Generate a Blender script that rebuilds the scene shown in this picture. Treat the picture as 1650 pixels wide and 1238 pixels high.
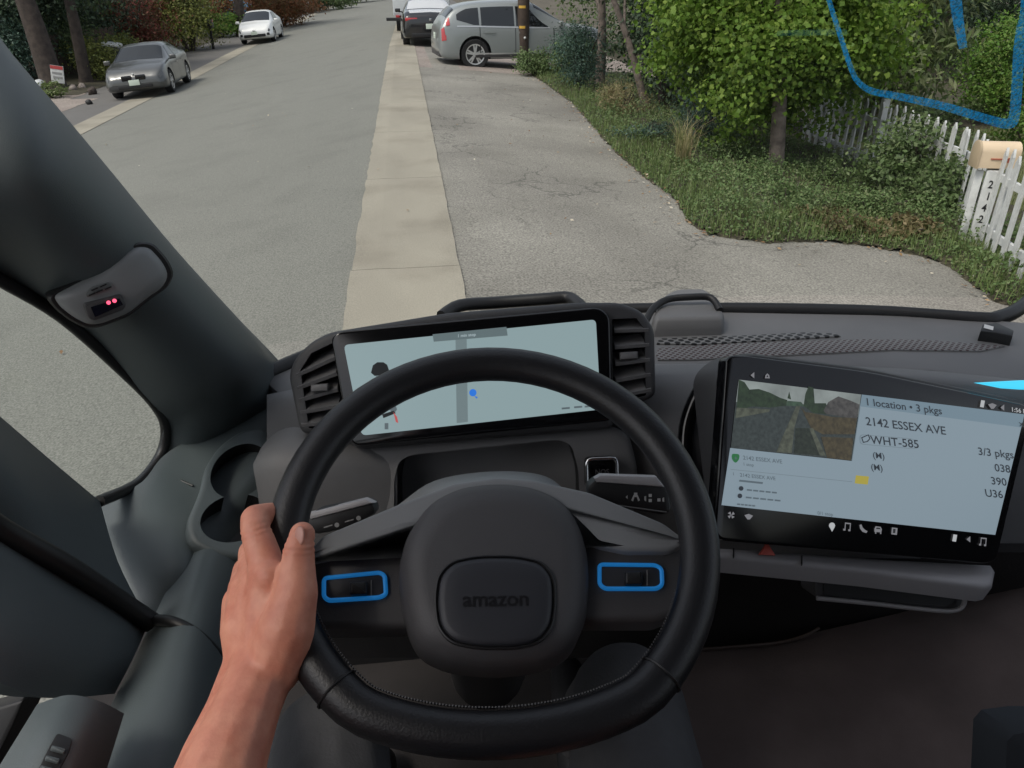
import bpy, bmesh, math, random
import numpy as np
from mathutils import Vector, Matrix
random.seed(7); RNG = np.random.default_rng(11)
S = bpy.context.scene
for o in list(bpy.data.objects): bpy.data.objects.remove(o)

# ------------------------------------------------------------------ camera, sky, sun, exposure
F = 1250.0; PITCH = math.radians(27.6); YAW = math.radians(6.87); EYE = 2.0
cd = bpy.data.cameras.new('camera'); cam = bpy.data.objects.new('camera', cd); S.collection.objects.link(cam)
cam.location = (0, 0, EYE); cam.rotation_euler = (math.pi/2-PITCH, 0, -YAW)
cd.sensor_width = 36; cd.lens = 36*F/1650; cd.clip_start = .02; cd.clip_end = 1500
S.camera = cam
W = bpy.data.worlds.new('World'); S.world = W; W.use_nodes = True
nt = W.node_tree; nt.nodes.clear()
sky = nt.nodes.new('ShaderNodeTexSky'); sky.sky_type = 'NISHITA'; sky.sun_disc = False
SUN_EL, SUN_AZ = math.radians(58), math.radians(-120)
sky.sun_elevation = SUN_EL; sky.sun_rotation = SUN_AZ; sky.dust_density = 3.5; sky.air_density = 1.1; sky.ozone_density = .6
bg = nt.nodes.new('ShaderNodeBackground'); bg.inputs[1].default_value = .14
out = nt.nodes.new('ShaderNodeOutputWorld')
hs = nt.nodes.new('ShaderNodeHueSaturation'); hs.inputs['Saturation'].default_value = .42; nt.links.new(sky.outputs[0], hs.inputs['Color']); nt.links.new(hs.outputs[0], bg.inputs[0]); nt.links.new(bg.outputs[0], out.inputs[0])
sd = bpy.data.lights.new('sun', 'SUN'); sun = bpy.data.objects.new('sun', sd); S.collection.objects.link(sun)
sd.energy = 1.3; sd.angle = math.radians(16); sd.color = (1, .92, .80)
az = SUN_AZ
dv = Vector((math.sin(az)*math.cos(SUN_EL), math.cos(az)*math.cos(SUN_EL), math.sin(SUN_EL)))
sun.rotation_euler = dv.to_track_quat('Z', 'Y').to_euler(); sun.location = (0, 0, 30)
S.view_settings.view_transform = 'Standard'; S.view_settings.look = 'None'
S.view_settings.gamma = 1; S.view_settings.use_curve_mapping = False
S.view_settings.exposure = .42

# ------------------------------------------------------------------ geometry helpers
R3 = cam.rotation_euler.to_matrix(); CAM = Vector((0, 0, EYE))
def ray(px, py): return R3 @ Vector(((px-825)/F, -(py-619)/F, -1))
def at(px, py, d): return CAM + ray(px, py)*d
def hit(px, py, pl):
    p0, n = pl; r = ray(px, py); return CAM + r*((p0-CAM).dot(n)/r.dot(n))
def plane(a, b, c):
    p, q, r = at(*a), at(*b), at(*c); n = (q-p).cross(r-p).normalized()
    if n.dot(CAM-p) < 0: n = -n
    return p, n
def dpl(d): return at(825, 619, d), -(ray(825, 619).normalized())
def gz(x, y):
    s = 1-.55*min(max((y-32)/43, 0), 1)
    if x < -.5:
        d = -.5-x; z = -.17*min(d, 7.2)-.07*min(max(d-7.2, 0), 3.5)+.06*min(max(d-11, 0), 20)
    else:
        d = max(x-.4, 0); z = -.09*min(d, 8)
    return z*s
def gh(px, py):
    r = ray(px, py); t = .5
    while t < 200:
        p = CAM+r*t
        if p.z < gz(p.x, p.y): return p
        t += .03
    return p

COL = S.collection
def link(name, me, mat=None, parent=None, smooth=None, mats=None):
    o = bpy.data.objects.new(name, me); COL.objects.link(o)
    if mats:
        for m in mats: me.materials.append(m)
    elif mat and not me.materials: me.materials.append(mat)
    if parent:
        o.parent = parent; pw = world_of(parent); o.matrix_parent_inverse = pw.inverted()
    if smooth is not None: shade(me, smooth)
    return o
def world_of(o):
    m = o.matrix_basis.copy()
    if o.parent: m = world_of(o.parent) @ o.matrix_parent_inverse @ m
    return m
def shade(me, ang=35):
    if ang is False: return
    me.polygons.foreach_set('use_smooth', [True]*len(me.polygons))
    if ang is True or ang >= 180: return
    bm = bmesh.new(); bm.from_mesh(me); a = math.radians(ang)
    for e in bm.edges:
        if len(e.link_faces) == 2: e.smooth = e.calc_face_angle(0) < a
    bm.to_mesh(me); bm.free()
def thing(name, label, cat, loc=(0, 0, 0), rotz=0, group=None):
    o = bpy.data.objects.new(name, None); COL.objects.link(o); o.empty_display_size = .2
    o.location = loc; o.rotation_euler = (0, 0, rotz); o['label'] = label; o['category'] = cat
    if group: o['group'] = group
    return o
def tag(o, label=None, cat=None, group=None, kind=None):
    if label: o['label'] = label
    if cat: o['category'] = cat
    if group: o['group'] = group
    if kind: o['kind'] = kind
    return o
def mesh(name, vs, fs):
    me = bpy.data.meshes.new(name); me.from_pydata([tuple(v) for v in vs], [], fs); me.update(); return me
def bmesh_to(name, bm, fix=True):
    if fix: bmesh.ops.recalc_face_normals(bm, faces=bm.faces)
    me = bpy.data.meshes.new(name); bm.to_mesh(me); bm.free(); return me
def add_box(bm, c, s, rot=None, bev=0, segs=2):
    m = Matrix.Translation(Vector(c)) @ (rot.to_4x4() if rot else Matrix()) @ Matrix.Diagonal((s[0], s[1], s[2], 1))
    g = bmesh.ops.create_cube(bm, size=1, matrix=m)
    if bev:
        es = list({e for v in g['verts'] for e in v.link_edges})
        bmesh.ops.bevel(bm, geom=es, offset=bev, segments=segs, affect='EDGES', profile=.6)
def box(name, c, s, mat, parent=None, bev=0, rot=None):
    bm = bmesh.new(); add_box(bm, c, s, rot, bev); return link(name, bmesh_to(name, bm), mat, parent, 40)
def add_tube(bm, pts, rad, n=10, cap=True):
    pts = [Vector(p) for p in pts]; rs = rad if hasattr(rad, '__len__') else [rad]*len(pts)
    up = None; rings = []
    for i, p in enumerate(pts):
        t = (pts[min(i+1, len(pts)-1)]-pts[max(i-1, 0)]).normalized()
        if up is None: up = t.orthogonal().normalized()
        up = (up-t*up.dot(t)).normalized(); w = t.cross(up)
        rings.append([bm.verts.new(p+(up*math.cos(2*math.pi*k/n)+w*math.sin(2*math.pi*k/n))*rs[i]) for k in range(n)])
    for a, b in zip(rings, rings[1:]):
        for k in range(n): bm.faces.new((a[k], a[(k+1) % n], b[(k+1) % n], b[k]))
    if cap: bm.faces.new(rings[0][::-1]); bm.faces.new(rings[-1])
def tube(name, pts, rad, mat, parent=None, n=10):
    bm = bmesh.new(); add_tube(bm, pts, rad, n); return link(name, bmesh_to(name, bm), mat, parent, 50)
def crom(P, n):
    """Catmull-Rom through a list of vectors, n steps per span."""
    P = [Vector(p) for p in P]; out = []
    for i in range(len(P)-1):
        a, b, c, d = P[max(i-1, 0)], P[i], P[i+1], P[min(i+2, len(P)-1)]
        for k in range(n):
            t = k/n; out.append(.5*((2*b)+(c-a)*t+(2*a-5*b+4*c-d)*t*t+(3*b-a-3*c+d)*t**3))
    out.append(P[-1]); return out
def round_poly(P, r, n=4):
    """2-D polygon with rounded corners (same units as P)."""
    out = []
    for i, p in enumerate(P):
        a = Vector(P[i-1]); b = Vector(p); c = Vector(P[(i+1) % len(P)])
        u, v = a-b, c-b; k = min(r, u.length*.45, v.length*.45)
        s, e = b+u.normalized()*k, b+v.normalized()*k
        for j in range(n+1):
            t = j/n; out.append((s*(1-t)**2+b*2*t*(1-t)+e*t*t)[:])
    return out
def prism(name, P3, n, th, mat, parent=None, bev=0, segs=2, sm=40):
    """slab: polygon P3 (its front face), thickness th away from the viewer along -n."""
    bm = bmesh.new(); vs = [bm.verts.new(p) for p in P3]; f = bm.faces.new(vs); f.normal_update()
    if f.normal.dot(n) < 0: f.normal_flip()
    front = f
    g = bmesh.ops.extrude_face_region(bm, geom=[f], use_keep_orig=True)
    nv = [e for e in g['geom'] if isinstance(e, bmesh.types.BMVert)]
    for v in nv: v.co -= n*th
    bmesh.ops.recalc_face_normals(bm, faces=bm.faces)
    if bev:
        bmesh.ops.bevel(bm, geom=list(front.edges), offset=bev, segments=segs, affect='EDGES', profile=.5)
    return link(name, bmesh_to(name, bm), mat, parent, sm)
def slab(name, poly, pl, th, mat, parent=None, bev=0, segs=2, r=0, sm=40, lift=0):
    if r: poly = round_poly(poly, r)
    n = pl[1]; return prism(name, [hit(*p, pl)+n*lift for p in poly], n, th, mat, parent, bev, segs, sm)
def flat(name, polys, pl, mats, parent=None, lift=.0006):
    """flat print: list of (material index, polygon) on a plane."""
    vs, fs, mi = [], [], []
    for k, (m, P) in enumerate(polys):
        b = len(vs); vs += [hit(*p, pl)+pl[1]*(lift+.00004*k) for p in P]; fs.append(list(range(b, len(vs)))); mi.append(m)
    me = mesh(name, vs, fs); o = link(name, me, None, parent, None, mats)
    for p, m in zip(me.polygons, mi): p.material_index = m
    return o
def patch(name, rows, mat, parent=None, n=6, th=.012, sm=60):
    """smooth skin through rows of (px, py, depth); thickness th behind it."""
    G = [crom([at(*q) for q in r], n) for r in rows]
    G = list(zip(*[crom(list(c), n) for c in zip(*G)])); G = [list(r) for r in G]
    return grid(name, G, mat, parent, th, sm)
def grid(name, G, mat, parent=None, th=.012, sm=60, face=None):
    nr, nc = len(G), len(G[0]); vs = [p for r in G for p in r]; fs = []
    for i in range(nr-1):
        for j in range(nc-1): fs.append((i*nc+j, i*nc+j+1, (i+1)*nc+j+1, (i+1)*nc+j))
    me = mesh(name, vs, fs)
    if th:
        bm = bmesh.new(); bm.from_mesh(me); bmesh.ops.recalc_face_normals(bm, faces=bm.faces)
        f = bm.faces[:][len(bm.faces)//2]
        if f.normal.dot(CAM-f.calc_center_median()) < 0: bmesh.ops.reverse_faces(bm, faces=bm.faces)
        bm.normal_update(); top = list(bm.faces); nv = {v: bm.verts.new(v.co-v.normal*th) for v in bm.verts[:]}
        bd = [e for e in bm.edges if len(e.link_faces) == 1]
        for f in top: bm.faces.new([nv[v] for v in reversed(f.verts)])
        for e in bd:
            a, b = e.verts; bm.faces.new((a, b, nv[b], nv[a]))
        bmesh.ops.recalc_face_normals(bm, faces=bm.faces); bm.to_mesh(me); bm.free()
    return link(name, me, mat, parent, sm)
def dome(name, rings, mat, parent=None, sm=60):
    bm = bmesh.new(); R = [[bm.verts.new(p) for p in r] for r in rings]; n = len(R[0])
    for a, b in zip(R, R[1:]):
        for k in range(n): bm.faces.new((a[k], a[(k+1) % n], b[(k+1) % n], b[k]))
    bm.faces.new(R[-1]); bm.faces.new(R[0][::-1])
    return link(name, bmesh_to(name, bm), mat, parent, sm)
def evaluated(o):
    dg = bpy.context.evaluated_depsgraph_get(); me = bpy.data.meshes.new_from_object(o.evaluated_get(dg)); return me
def boolean(o, cutters):
    for c in cutters:
        m = o.modifiers.new('b', 'BOOLEAN'); m.operation = 'DIFFERENCE'; m.object = c; m.solver = 'EXACT'; m.material_mode = 'TRANSFER'
    me = evaluated(o); o.modifiers.clear(); o.data = me
    for c in cutters: bpy.data.objects.remove(c)
    shade(me, 35)
def text_mesh(s, bold=0.0, spacing=1.0):
    c = bpy.data.curves.new('t', 'FONT'); c.body = s; c.size = 1; c.offset = bold; c.resolution_u = 3; c.space_character = spacing
    o = bpy.data.objects.new('t', c); COL.objects.link(o); me = evaluated(o)
    bpy.data.objects.remove(o); bpy.data.curves.remove(c)
    co = [v.co.copy() for v in me.vertices]; fs = [tuple(p.vertices) for p in me.polygons]; bpy.data.meshes.remove(me)
    return co, fs
def lettering(name, items, pl, mat, parent, lift=.0016):
    """items: (text, px, py of the baseline start, cap height px, angle, shear, align)."""
    for (s, x, y, h, ang, sh, al) in items:
        vs, fs = [], []
        co, ff = text_mesh(s, .012); k = h/.72; w = max(c.x for c in co); b = len(vs); a = math.radians(ang)
        off = {'l': 0, 'c': -w/2, 'r': -w}[al]
        for c in co:
            u, v = (c.x+off)*k, c.y*k
            px = x+u*math.cos(a)+v*sh; py = y+u*math.sin(a)-v
            vs.append(hit(px, py, pl)+pl[1]*lift)
        fs += [tuple(i+b for i in f) for f in ff]
        o = link(name, mesh(name, vs, fs), mat, parent)
    return o

# ------------------------------------------------------------------ materials
def mat(name, col, rough=.6, noise=0, nscale=8, bump=0, bscale=60, metal=0, coat=0, spec=.5, emit=None, es=1, col2=None):
    m = bpy.data.materials.new(name); m.use_nodes = True; t = m.node_tree; b = t.nodes['Principled BSDF']
    b.inputs['Base Color'].default_value = (*col, 1); b.inputs['Roughness'].default_value = rough
    b.inputs['Metallic'].default_value = metal; b.inputs['Coat Weight'].default_value = coat; b.inputs['Specular IOR Level'].default_value = spec
    if emit: b.inputs['Emission Color'].default_value = (*emit, 1); b.inputs['Emission Strength'].default_value = es
    if noise or bump:
        tc = t.nodes.new('ShaderNodeTexCoord')
    if noise:
        n = t.nodes.new('ShaderNodeTexNoise'); n.inputs['Scale'].default_value = nscale; n.inputs['Detail'].default_value = 6
        t.links.new(tc.outputs['Object'], n.inputs['Vector'])
        r = t.nodes.new('ShaderNodeValToRGB'); c2 = col2 or tuple(c*(1-noise) for c in col)
        r.color_ramp.elements[0].position = .3; r.color_ramp.elements[1].position = .7
        r.color_ramp.elements[0].color = (*c2, 1); r.color_ramp.elements[1].color = (*(tuple(min(1, c*(1+noise*.5)) for c in col) if not col2 else col), 1)
        t.links.new(n.outputs['Fac'], r.inputs[0]); t.links.new(r.outputs[0], b.inputs['Base Color'])
    if bump:
        n = t.nodes.new('ShaderNodeTexNoise'); n.inputs['Scale'].default_value = bscale; n.inputs['Detail'].default_value = 4
        t.links.new(tc.outputs['Object'], n.inputs['Vector'])
        bp = t.nodes.new('ShaderNodeBump'); bp.inputs['Strength'].default_value = bump; bp.inputs['Distance'].default_value = .01 if bscale < 150 else .0012
        t.links.new(n.outputs['Fac'], bp.inputs['Height']); t.links.new(bp.outputs[0], b.inputs['Normal'])
    return m
def leaf_mat(name, cols, rough=.55, trans=.3):
    m = bpy.data.materials.new(name); m.use_nodes = True; t = m.node_tree; b = t.nodes['Principled BSDF']
    g = t.nodes.new('ShaderNodeNewGeometry'); r = t.nodes.new('ShaderNodeValToRGB'); r.color_ramp.interpolation = 'LINEAR'
    el = r.color_ramp.elements
    while len(el) < len(cols): el.new(.5)
    for i, c in enumerate(cols): el[i].position = i/(len(cols)-1); el[i].color = (*c, 1)
    t.links.new(g.outputs['Random Per Island'], r.inputs[0]); t.links.new(r.outputs[0], b.inputs['Base Color'])
    b.inputs['Roughness'].default_value = rough; b.inputs['Specular IOR Level'].default_value = .3
    tr = t.nodes.new('ShaderNodeBsdfTranslucent'); t.links.new(r.outputs[0], tr.inputs[0])
    mx = t.nodes.new('ShaderNodeMixShader'); mx.inputs[0].default_value = trans
    t.links.new(b.outputs[0], mx.inputs[1]); t.links.new(tr.outputs[0], mx.inputs[2]); t.links.new(mx.outputs[0], t.nodes['Material Output'].inputs[0])
    return m
def pane_mat(name, tint=(.95, .97, .96), refl=.05):
    m = bpy.data.materials.new(name); m.use_nodes = True; t = m.node_tree; t.nodes.remove(t.nodes['Principled BSDF'])
    a = t.nodes.new('ShaderNodeBsdfTransparent'); a.inputs[0].default_value = (*tint, 1)
    g = t.nodes.new('ShaderNodeBsdfGlossy'); g.inputs['Roughness'].default_value = .02
    mx = t.nodes.new('ShaderNodeMixShader'); mx.inputs[0].default_value = refl
    t.links.new(a.outputs[0], mx.inputs[1]); t.links.new(g.outputs[0], mx.inputs[2]); t.links.new(mx.outputs[0], t.nodes['Material Output'].inputs[0])
    return m
def ground_mat(name, cols, big=.25, fine=90, speck=.35, bump=.3, crack=0, stain=None, streak=0):
    """paving: two base tones mixed by broad noise, fine aggregate speckle, optional cracks."""
    m = bpy.data.materials.new(name); m.use_nodes = True; t = m.node_tree; b = t.nodes['Principled BSDF']; b.inputs['Roughness'].default_value = .88
    N = lambda k: t.nodes.new(k)
    tc = N('ShaderNodeTexCoord')
    def noise(s, d=5, vec=None):
        n = N('ShaderNodeTexNoise'); n.inputs['Scale'].default_value = s; n.inputs['Detail'].default_value = d
        t.links.new(vec or tc.outputs['Object'], n.inputs['Vector']); return n.outputs['Fac']
    def ramp(f, a, ca, z, cz):
        r = N('ShaderNodeValToRGB'); e = r.color_ramp.elements; e[0].position = a; e[0].color = (*ca, 1); e[1].position = z; e[1].color = (*cz, 1)
        t.links.new(f, r.inputs[0]); return r.outputs[0]
    def mix(kind, f, a, c):
        x = N('ShaderNodeMix'); x.data_type = 'RGBA'; x.blend_type = kind
        if isinstance(f, float): x.inputs[0].default_value = f
        else: t.links.new(f, x.inputs[0])
        t.links.new(a, x.inputs[6]); t.links.new(c, x.inputs[7]); return x.outputs[2]
    mp = N('ShaderNodeMapping'); mp.inputs['Scale'].default_value = (1, .35 if streak else 1, 1); t.links.new(tc.outputs['Object'], mp.inputs[0])
    c = ramp(noise(big, 6, mp.outputs[0]), .3, cols[0], .7, cols[1])
    sp = ramp(noise(fine, 3), .36, (1-speck,)*3, .64, (1+speck*.6,)*3)
    c = mix('MULTIPLY', 1.0, c, sp)
    if stain: c = mix('MULTIPLY', .8, c, ramp(noise(1.1, 8), .50, (1, 1, 1), .74, stain))
    if crack:
        mp2 = N('ShaderNodeMapping'); wob = N('ShaderNodeTexNoise'); wob.inputs['Scale'].default_value = 2.2; wob.inputs['Detail'].default_value = 6
        t.links.new(tc.outputs['Object'], wob.inputs['Vector'])
        ad = N('ShaderNodeMixRGB'); ad.blend_type = 'ADD'; ad.inputs[0].default_value = .9; t.links.new(tc.outputs['Object'], ad.inputs[1]); t.links.new(wob.outputs['Color'], ad.inputs[2])
        v = N('ShaderNodeTexVoronoi'); v.feature = 'DISTANCE_TO_EDGE'; v.inputs['Scale'].default_value = crack; t.links.new(ad.outputs[0], v.inputs['Vector'])
        ln = ramp(v.outputs['Distance'], .004, (0, 0, 0), .016, (1, 1, 1))
        brk = ramp(noise(.6, 4), .46, (1, 1, 1), .56, (0, 0, 0))
        lm = mix('LIGHTEN', 1.0, ln, brk)
        c = mix('MULTIPLY', .45, c, lm)
    t.links.new(c, b.inputs['Base Color'])
    bp = N('ShaderNodeBump'); bp.inputs['Strength'].default_value = bump; bp.inputs['Distance'].default_value = .006
    t.links.new(noise(fine, 3), bp.inputs['Height']); t.links.new(bp.outputs[0], b.inputs['Normal'])
    return m
def emis(name, col, s=1):
    return mat(name, (.01, .01, .01), .3, emit=col, es=s)
M = {}
M['road'] = ground_mat('worn_asphalt', [(.166, .167, .146), (.194, .195, .172)], .18, 80, .34, .4, stain=(.83, .83, .83), streak=1)
M['shoulder'] = ground_mat('coarse_asphalt', [(.172, .163, .143), (.285, .273, .238)], .42, 60, .42, .5, crack=.75, stain=(.8, .8, .78))
M['concrete'] = ground_mat('gutter_concrete', [(.245, .226, .182), (.335, .31, .25)], .9, 110, .16, .2, stain=(.68, .66, .64), streak=1)
M['apron'] = ground_mat('dark_asphalt', [(.11, .105, .10), (.14, .135, .128)], .4, 90, .25, .3)
M['gravel'] = ground_mat('pink_gravel', [(.22, .18, .16), (.30, .26, .23)], .9, 30, .4, .5)
M['soil'] = ground_mat('leafy_soil', [(.035, .030, .018), (.07, .062, .035)], 1.3, 25, .5, .8)
M['lawn'] = ground_mat('mown_lawn', [(.075, .092, .03), (.125, .13, .055)], .8, 40, .35, .6)
M['earth'] = ground_mat('dry_earth', [(.07, .06, .04), (.12, .10, .07)], .5, 20, .4, .6)
M['seal'] = mat('rubber_seal', (.008, .008, .009), .5)
M['trim'] = mat('pillar_plastic', (.078, .096, .102), .50, .14, 3, .2, 900)
M['dash'] = mat('dash_plastic', (.150, .149, .152), .58, .16, 5, .2, 700)
M['dashdark'] = mat('dark_dash_plastic', (.050, .050, .053), .55, .1, 5, .15, 700)
M['black'] = mat('black_plastic', (.009, .009, .010), .5)
M['gloss'] = mat('gloss_black', (.004, .004, .005), .12)
M['leather'] = mat('rim_leather', (.011, .011, .013), .42, .1, 30, .25, 500)
M['hub'] = mat('hub_plastic', (.062, .060, .063), .55, .1, 6, .15, 800)
M['hubdark'] = mat('hub_badge_plastic', (.026, .027, .033), .5)
M['spoke'] = mat('spoke_satin', (.21, .215, .22), .45, .05, 8)
M['chrome'] = mat('chrome', (.6, .6, .6), .15, metal=1)
M['blue'] = mat('blue_trim', (.012, .19, .50), .4, emit=(.02, .30, .85), es=.16)
M['floor'] = mat('footwell_carpet', (.12, .092, .086), .9, .25, 12, .4, 300)
M['ledge'] = mat('ledge_plastic', (.32, .31, .32), .5, .08, 6)
M['glass'] = pane_mat('clear_glass'); M['cabglass'] = pane_mat('tinted_glass', (.93, .95, .945), .025)
M['skin'] = None

# ------------------------------------------------------------------ ground sheets (setting)
def sheet(name, left, right, y0, y1, dy, nx, lift, m, wob=0, rough=0, step=None):
    ys = np.arange(y0, y1+1e-6, dy); vs = []; fs = []
    for j, y in enumerate(ys):
        a = left(y); b = right(y)
        for i in range(nx+1):
            x = a+(b-a)*i/nx
            if wob and i in (0, nx): x += wob*(random.random()-.5)
            vs.append((x, y, gz(x, y)+lift+(rough*(random.random()-.3) if rough and 0 < i < nx else 0)))
    for j in range(len(ys)-1):
        for i in range(nx): k = j*(nx+1)+i; fs.append((k, k+1, k+nx+2, k+nx+1))
    o = link(name, mesh(name, vs, fs), m, None, 180); o['kind'] = 'structure'; return o
def lin(pts):
    xs = [p[1] for p in pts]; vs = [p[0] for p in pts]; return lambda y: float(np.interp(y, xs, vs))
GL = lin([(-.52, -20), (-.54, 4), (-.66, 20), (-.72, 30), (-.55, 60), (-.3, 120)])      # gutter, road side
GR = lin([(.33, -20), (.30, 4), (.20, 20), (.14, 30), (.25, 60), (.5, 120)])
LR = lin([(-7.75, -20), (-7.75, 20), (-7.95, 27), (-7.85, 42), (-7.3, 86), (-7, 140)])  # far gutter, road side
LL = lambda y: LR(y)-.72
VERGE = [(825, 105), (870, 130), (920, 165), (985, 240), (1030, 280), (1090, 325), (1105, 355), (1140, 380), (1240, 392), (1330, 390), (1400, 397), (1483, 412), (1523, 427), (1597, 484), (1650, 500)]
VG = [gh(*q) for q in VERGE]
for nm, ys in (('terrain', None),):
    xs = np.concatenate([np.linspace(-220, -30, 12), np.linspace(-26, 26, 80), np.linspace(30, 220, 12)]); yy = np.concatenate([np.linspace(-120, -20, 8), np.linspace(-16, 110, 90), np.linspace(120, 420, 14)])
    vs = [(x, y, gz(x, y)-.05) for y in yy for x in xs]; nx = len(xs)
    fs = [(j*nx+i, j*nx+i+1, (j+1)*nx+i+1, (j+1)*nx+i) for j in range(len(yy)-1) for i in range(nx-1)]
    g = link('terrain', mesh('terrain', vs, fs), M['earth'], None, 180); g['kind'] = 'structure'
sheet('road', lambda y: LR(y)-.02, lambda y: GL(y)+.02, -30, 140, 1, 12, -.012, M['road'])
sheet('shoulder', lambda y: GR(y)-.02, lambda y: 7.5, -30, 34, .5, 12, -.010, M['shoulder'])
sheet('driveway', lambda y: GR(y)+.01, lambda y: 16, 21.5, 34, .5, 10, -.004, M['gravel'])
sheet('far_shoulder', lambda y: GR(y)-.02, lambda y: 5, 34, 140, 1, 6, -.009, M['apron'])
sheet('parking_strip', lambda y: -11.2, lambda y: LL(y)+.02, -30, 140, 1, 5, -.008, M['apron'])
sheet('gravel_drive', lambda y: -15, lambda y: -11.0 if y > 27.5 else -10.0, 16, 29.5, .5, 6, -.001, M['gravel'], wob=.15)
sheet('far_gutter', LL, LR, -30, 140, 1, 1, 0, M['concrete'])
# near gutter: cast in bays with open joints between them
gut = sheet('gutter', lambda y: GL(y)-.0, lambda y: GR(y)+.0, -30, 140, 1, 2, -.014, M['seal'])
y = -6.4; first = None; k = 0
joints = []
while y < 120:
    L = 3.02 if k % 2 else 3.1
    L = 6.1 if y > 40 else L
    a, b = y+.005, y+L-.005; n = 14; vs = []; fs = []
    for j in range(n+1):
        yy = a+(b-a)*j/n; l, r = GL(yy)+.006, GR(yy)-.006
        for i in range(5):
            x = l+(r-l)*i/4; e = .022*(random.random()-.4) if i in (0,) else -.012*random.random() if i == 4 else 0
            vs.append((x-e, yy, gz(x, yy)+.004-.006*(1-abs(i-2)/2)))
    for j in range(n):
        for i in range(4): q = j*5+i; fs.append((q, q+1, q+6, q+5))
    b0 = len(vs); rim = [0, 1, 2, 3]+[4+5*j for j in range(n+1)]+[5*n+3, 5*n+2, 5*n+1]+[5*j for j in range(n, 0, -1)]
    for q in rim: vs.append((vs[q][0], vs[q][1], vs[q][2]-.03))
    for i in range(len(rim)): fs.append((rim[i], b0+i, b0+(i+1) % len(rim), rim[(i+1) % len(rim)]))
    link('concrete_slab', mesh('concrete_slab', vs, fs), M['concrete'], gut); y += L; k += 1

# verge: soil bank raised over the paving, following the photographed edge
def inside(x, y, P):
    c = False; n = len(P)
    for i in range(n):
        x1, y1 = P[i][0], P[i][1]; x2, y2 = P[i-1][0], P[i-1][1]
        if (y1 > y) != (y2 > y) and x < (x2-x1)*(y-y1)/(y2-y1)+x1: c = not c
    return c
EDGE = [(p.x, p.y) for p in VG]
VPOLY = [(3.1, 23.2)]+EDGE[1:]+[(5.3, 4.4), (6.2, 3.2), (7, 2), (7.6, 2), (7.6, 23.4)]
def verge_h(x, y):
    d = min(math.hypot(x-px, y-py) for px, py in seg_pts)
    if not inside(x, y, VPOLY): return -.06*min(1, d/.1)
    return .09*min(1, d/.35)+.05*math.sin(x*2.3)*math.sin(y*1.7)*min(1, d)
seg_pts = []
for (a, b) in zip(EDGE, EDGE[1:]):
    n = max(2, int(math.dist(a, b)/.15)); seg_pts += [(a[0]+(b[0]-a[0])*i/n, a[1]+(b[1]-a[1])*i/n) for i in range(n)]
bm = bmesh.new(); gv = {}
def gvert(i, j):
    if (i, j) not in gv:
        x, y = 2.5+i*.1+.03*math.sin(j*1.7), 2+j*.1+.03*math.sin(i*2.1); gv[i, j] = bm.verts.new((x, y, gz(x, y)+verge_h(x, y)-.004))
    return gv[i, j]
for i in range(52):
    for j in range(216):
        if inside(2.55+i*.1, 2.05+j*.1, VPOLY): bm.faces.new((gvert(i, j), gvert(i+1, j), gvert(i+1, j+1), gvert(i, j+1)))
vo = link('verge', bmesh_to('verge', bm), M['soil'], None, 180); vo['kind'] = 'structure'
sheet('lawn', lambda y: 6.0 if y > 8.2 else 5.25+(y-5.2)*.29 if y > 5.2 else 5.25, lambda y: 30, 1, 15.2, .3, 16, .012, M['lawn'])
sheet('mulch_bed', lambda y: 7.4, lambda y: 30, 15, 40, .6, 12, .004, M['soil'], rough=.08)
sheet('yard', lambda y: -40, lambda y: -11.1, 29, 140, 1, 14, .006, M['soil'], rough=.05)

# ------------------------------------------------------------------ foliage
def leaf_mesh(name, P, Nrm, size, aspect=.6, jit=.9, droop=0, shape='leaf'):
    """one folded leaf (two triangles-ish) at each point; numpy, cheap."""
    n = len(P); a = RNG.normal(size=(n, 3))*jit+Nrm; a /= np.linalg.norm(a, axis=1, keepdims=True)+1e-9
    t = RNG.normal(size=(n, 3)); t[:, 2] -= droop; t -= a*(t*a).sum(1, keepdims=True); t /= np.linalg.norm(t, axis=1, keepdims=True)+1e-9
    s = np.cross(a, t); L = size*(.6+.8*RNG.random((n, 1)))
    if shape == 'maple':
        offs = [(-.5, 0), (-.12, -.48), (.12, -.25), (.5, 0), (.12, .25), (-.12, .48)]
    else:
        offs = [(-.5, 0), (-.1, -.5*aspect), (.5, 0), (-.1, .5*aspect)]
    V = np.stack([P+t*L*u+s*L*v+a*L*(.12*abs(v)) for u, v in offs], 1).reshape(-1, 3); k = len(offs)
    me = bpy.data.meshes.new(name); me.vertices.add(n*k); me.vertices.foreach_set('co', V.ravel())
    me.loops.add(n*k); me.loops.foreach_set('vertex_index', np.arange(n*k)); me.polygons.add(n)
    me.polygons.foreach_set('loop_start', np.arange(0, n*k, k)); me.polygons.foreach_set('loop_total', np.full(n, k)); me.update(calc_edges=True); return me
def clump_pts(center, rad, nclump, per, csize, shell=.55, zcut=-1):
    c = np.array(center); r = np.array(rad); P, N = [], []
    while len(P) < nclump:
        d = RNG.normal(size=3); d /= np.linalg.norm(d)
        q = d*(shell+(1-shell)*RNG.random())
        if q[2] < zcut: continue
        cc = c+q*r*(.85+.3*RNG.random()); k = RNG.normal(size=(per, 3))*csize*np.array([1, 1, .6])
        P.append(cc+k); N.append(np.tile(d*.8+np.array([0, 0, .7]), (per, 1)))
    return np.concatenate(P), np.concatenate(N)
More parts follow.
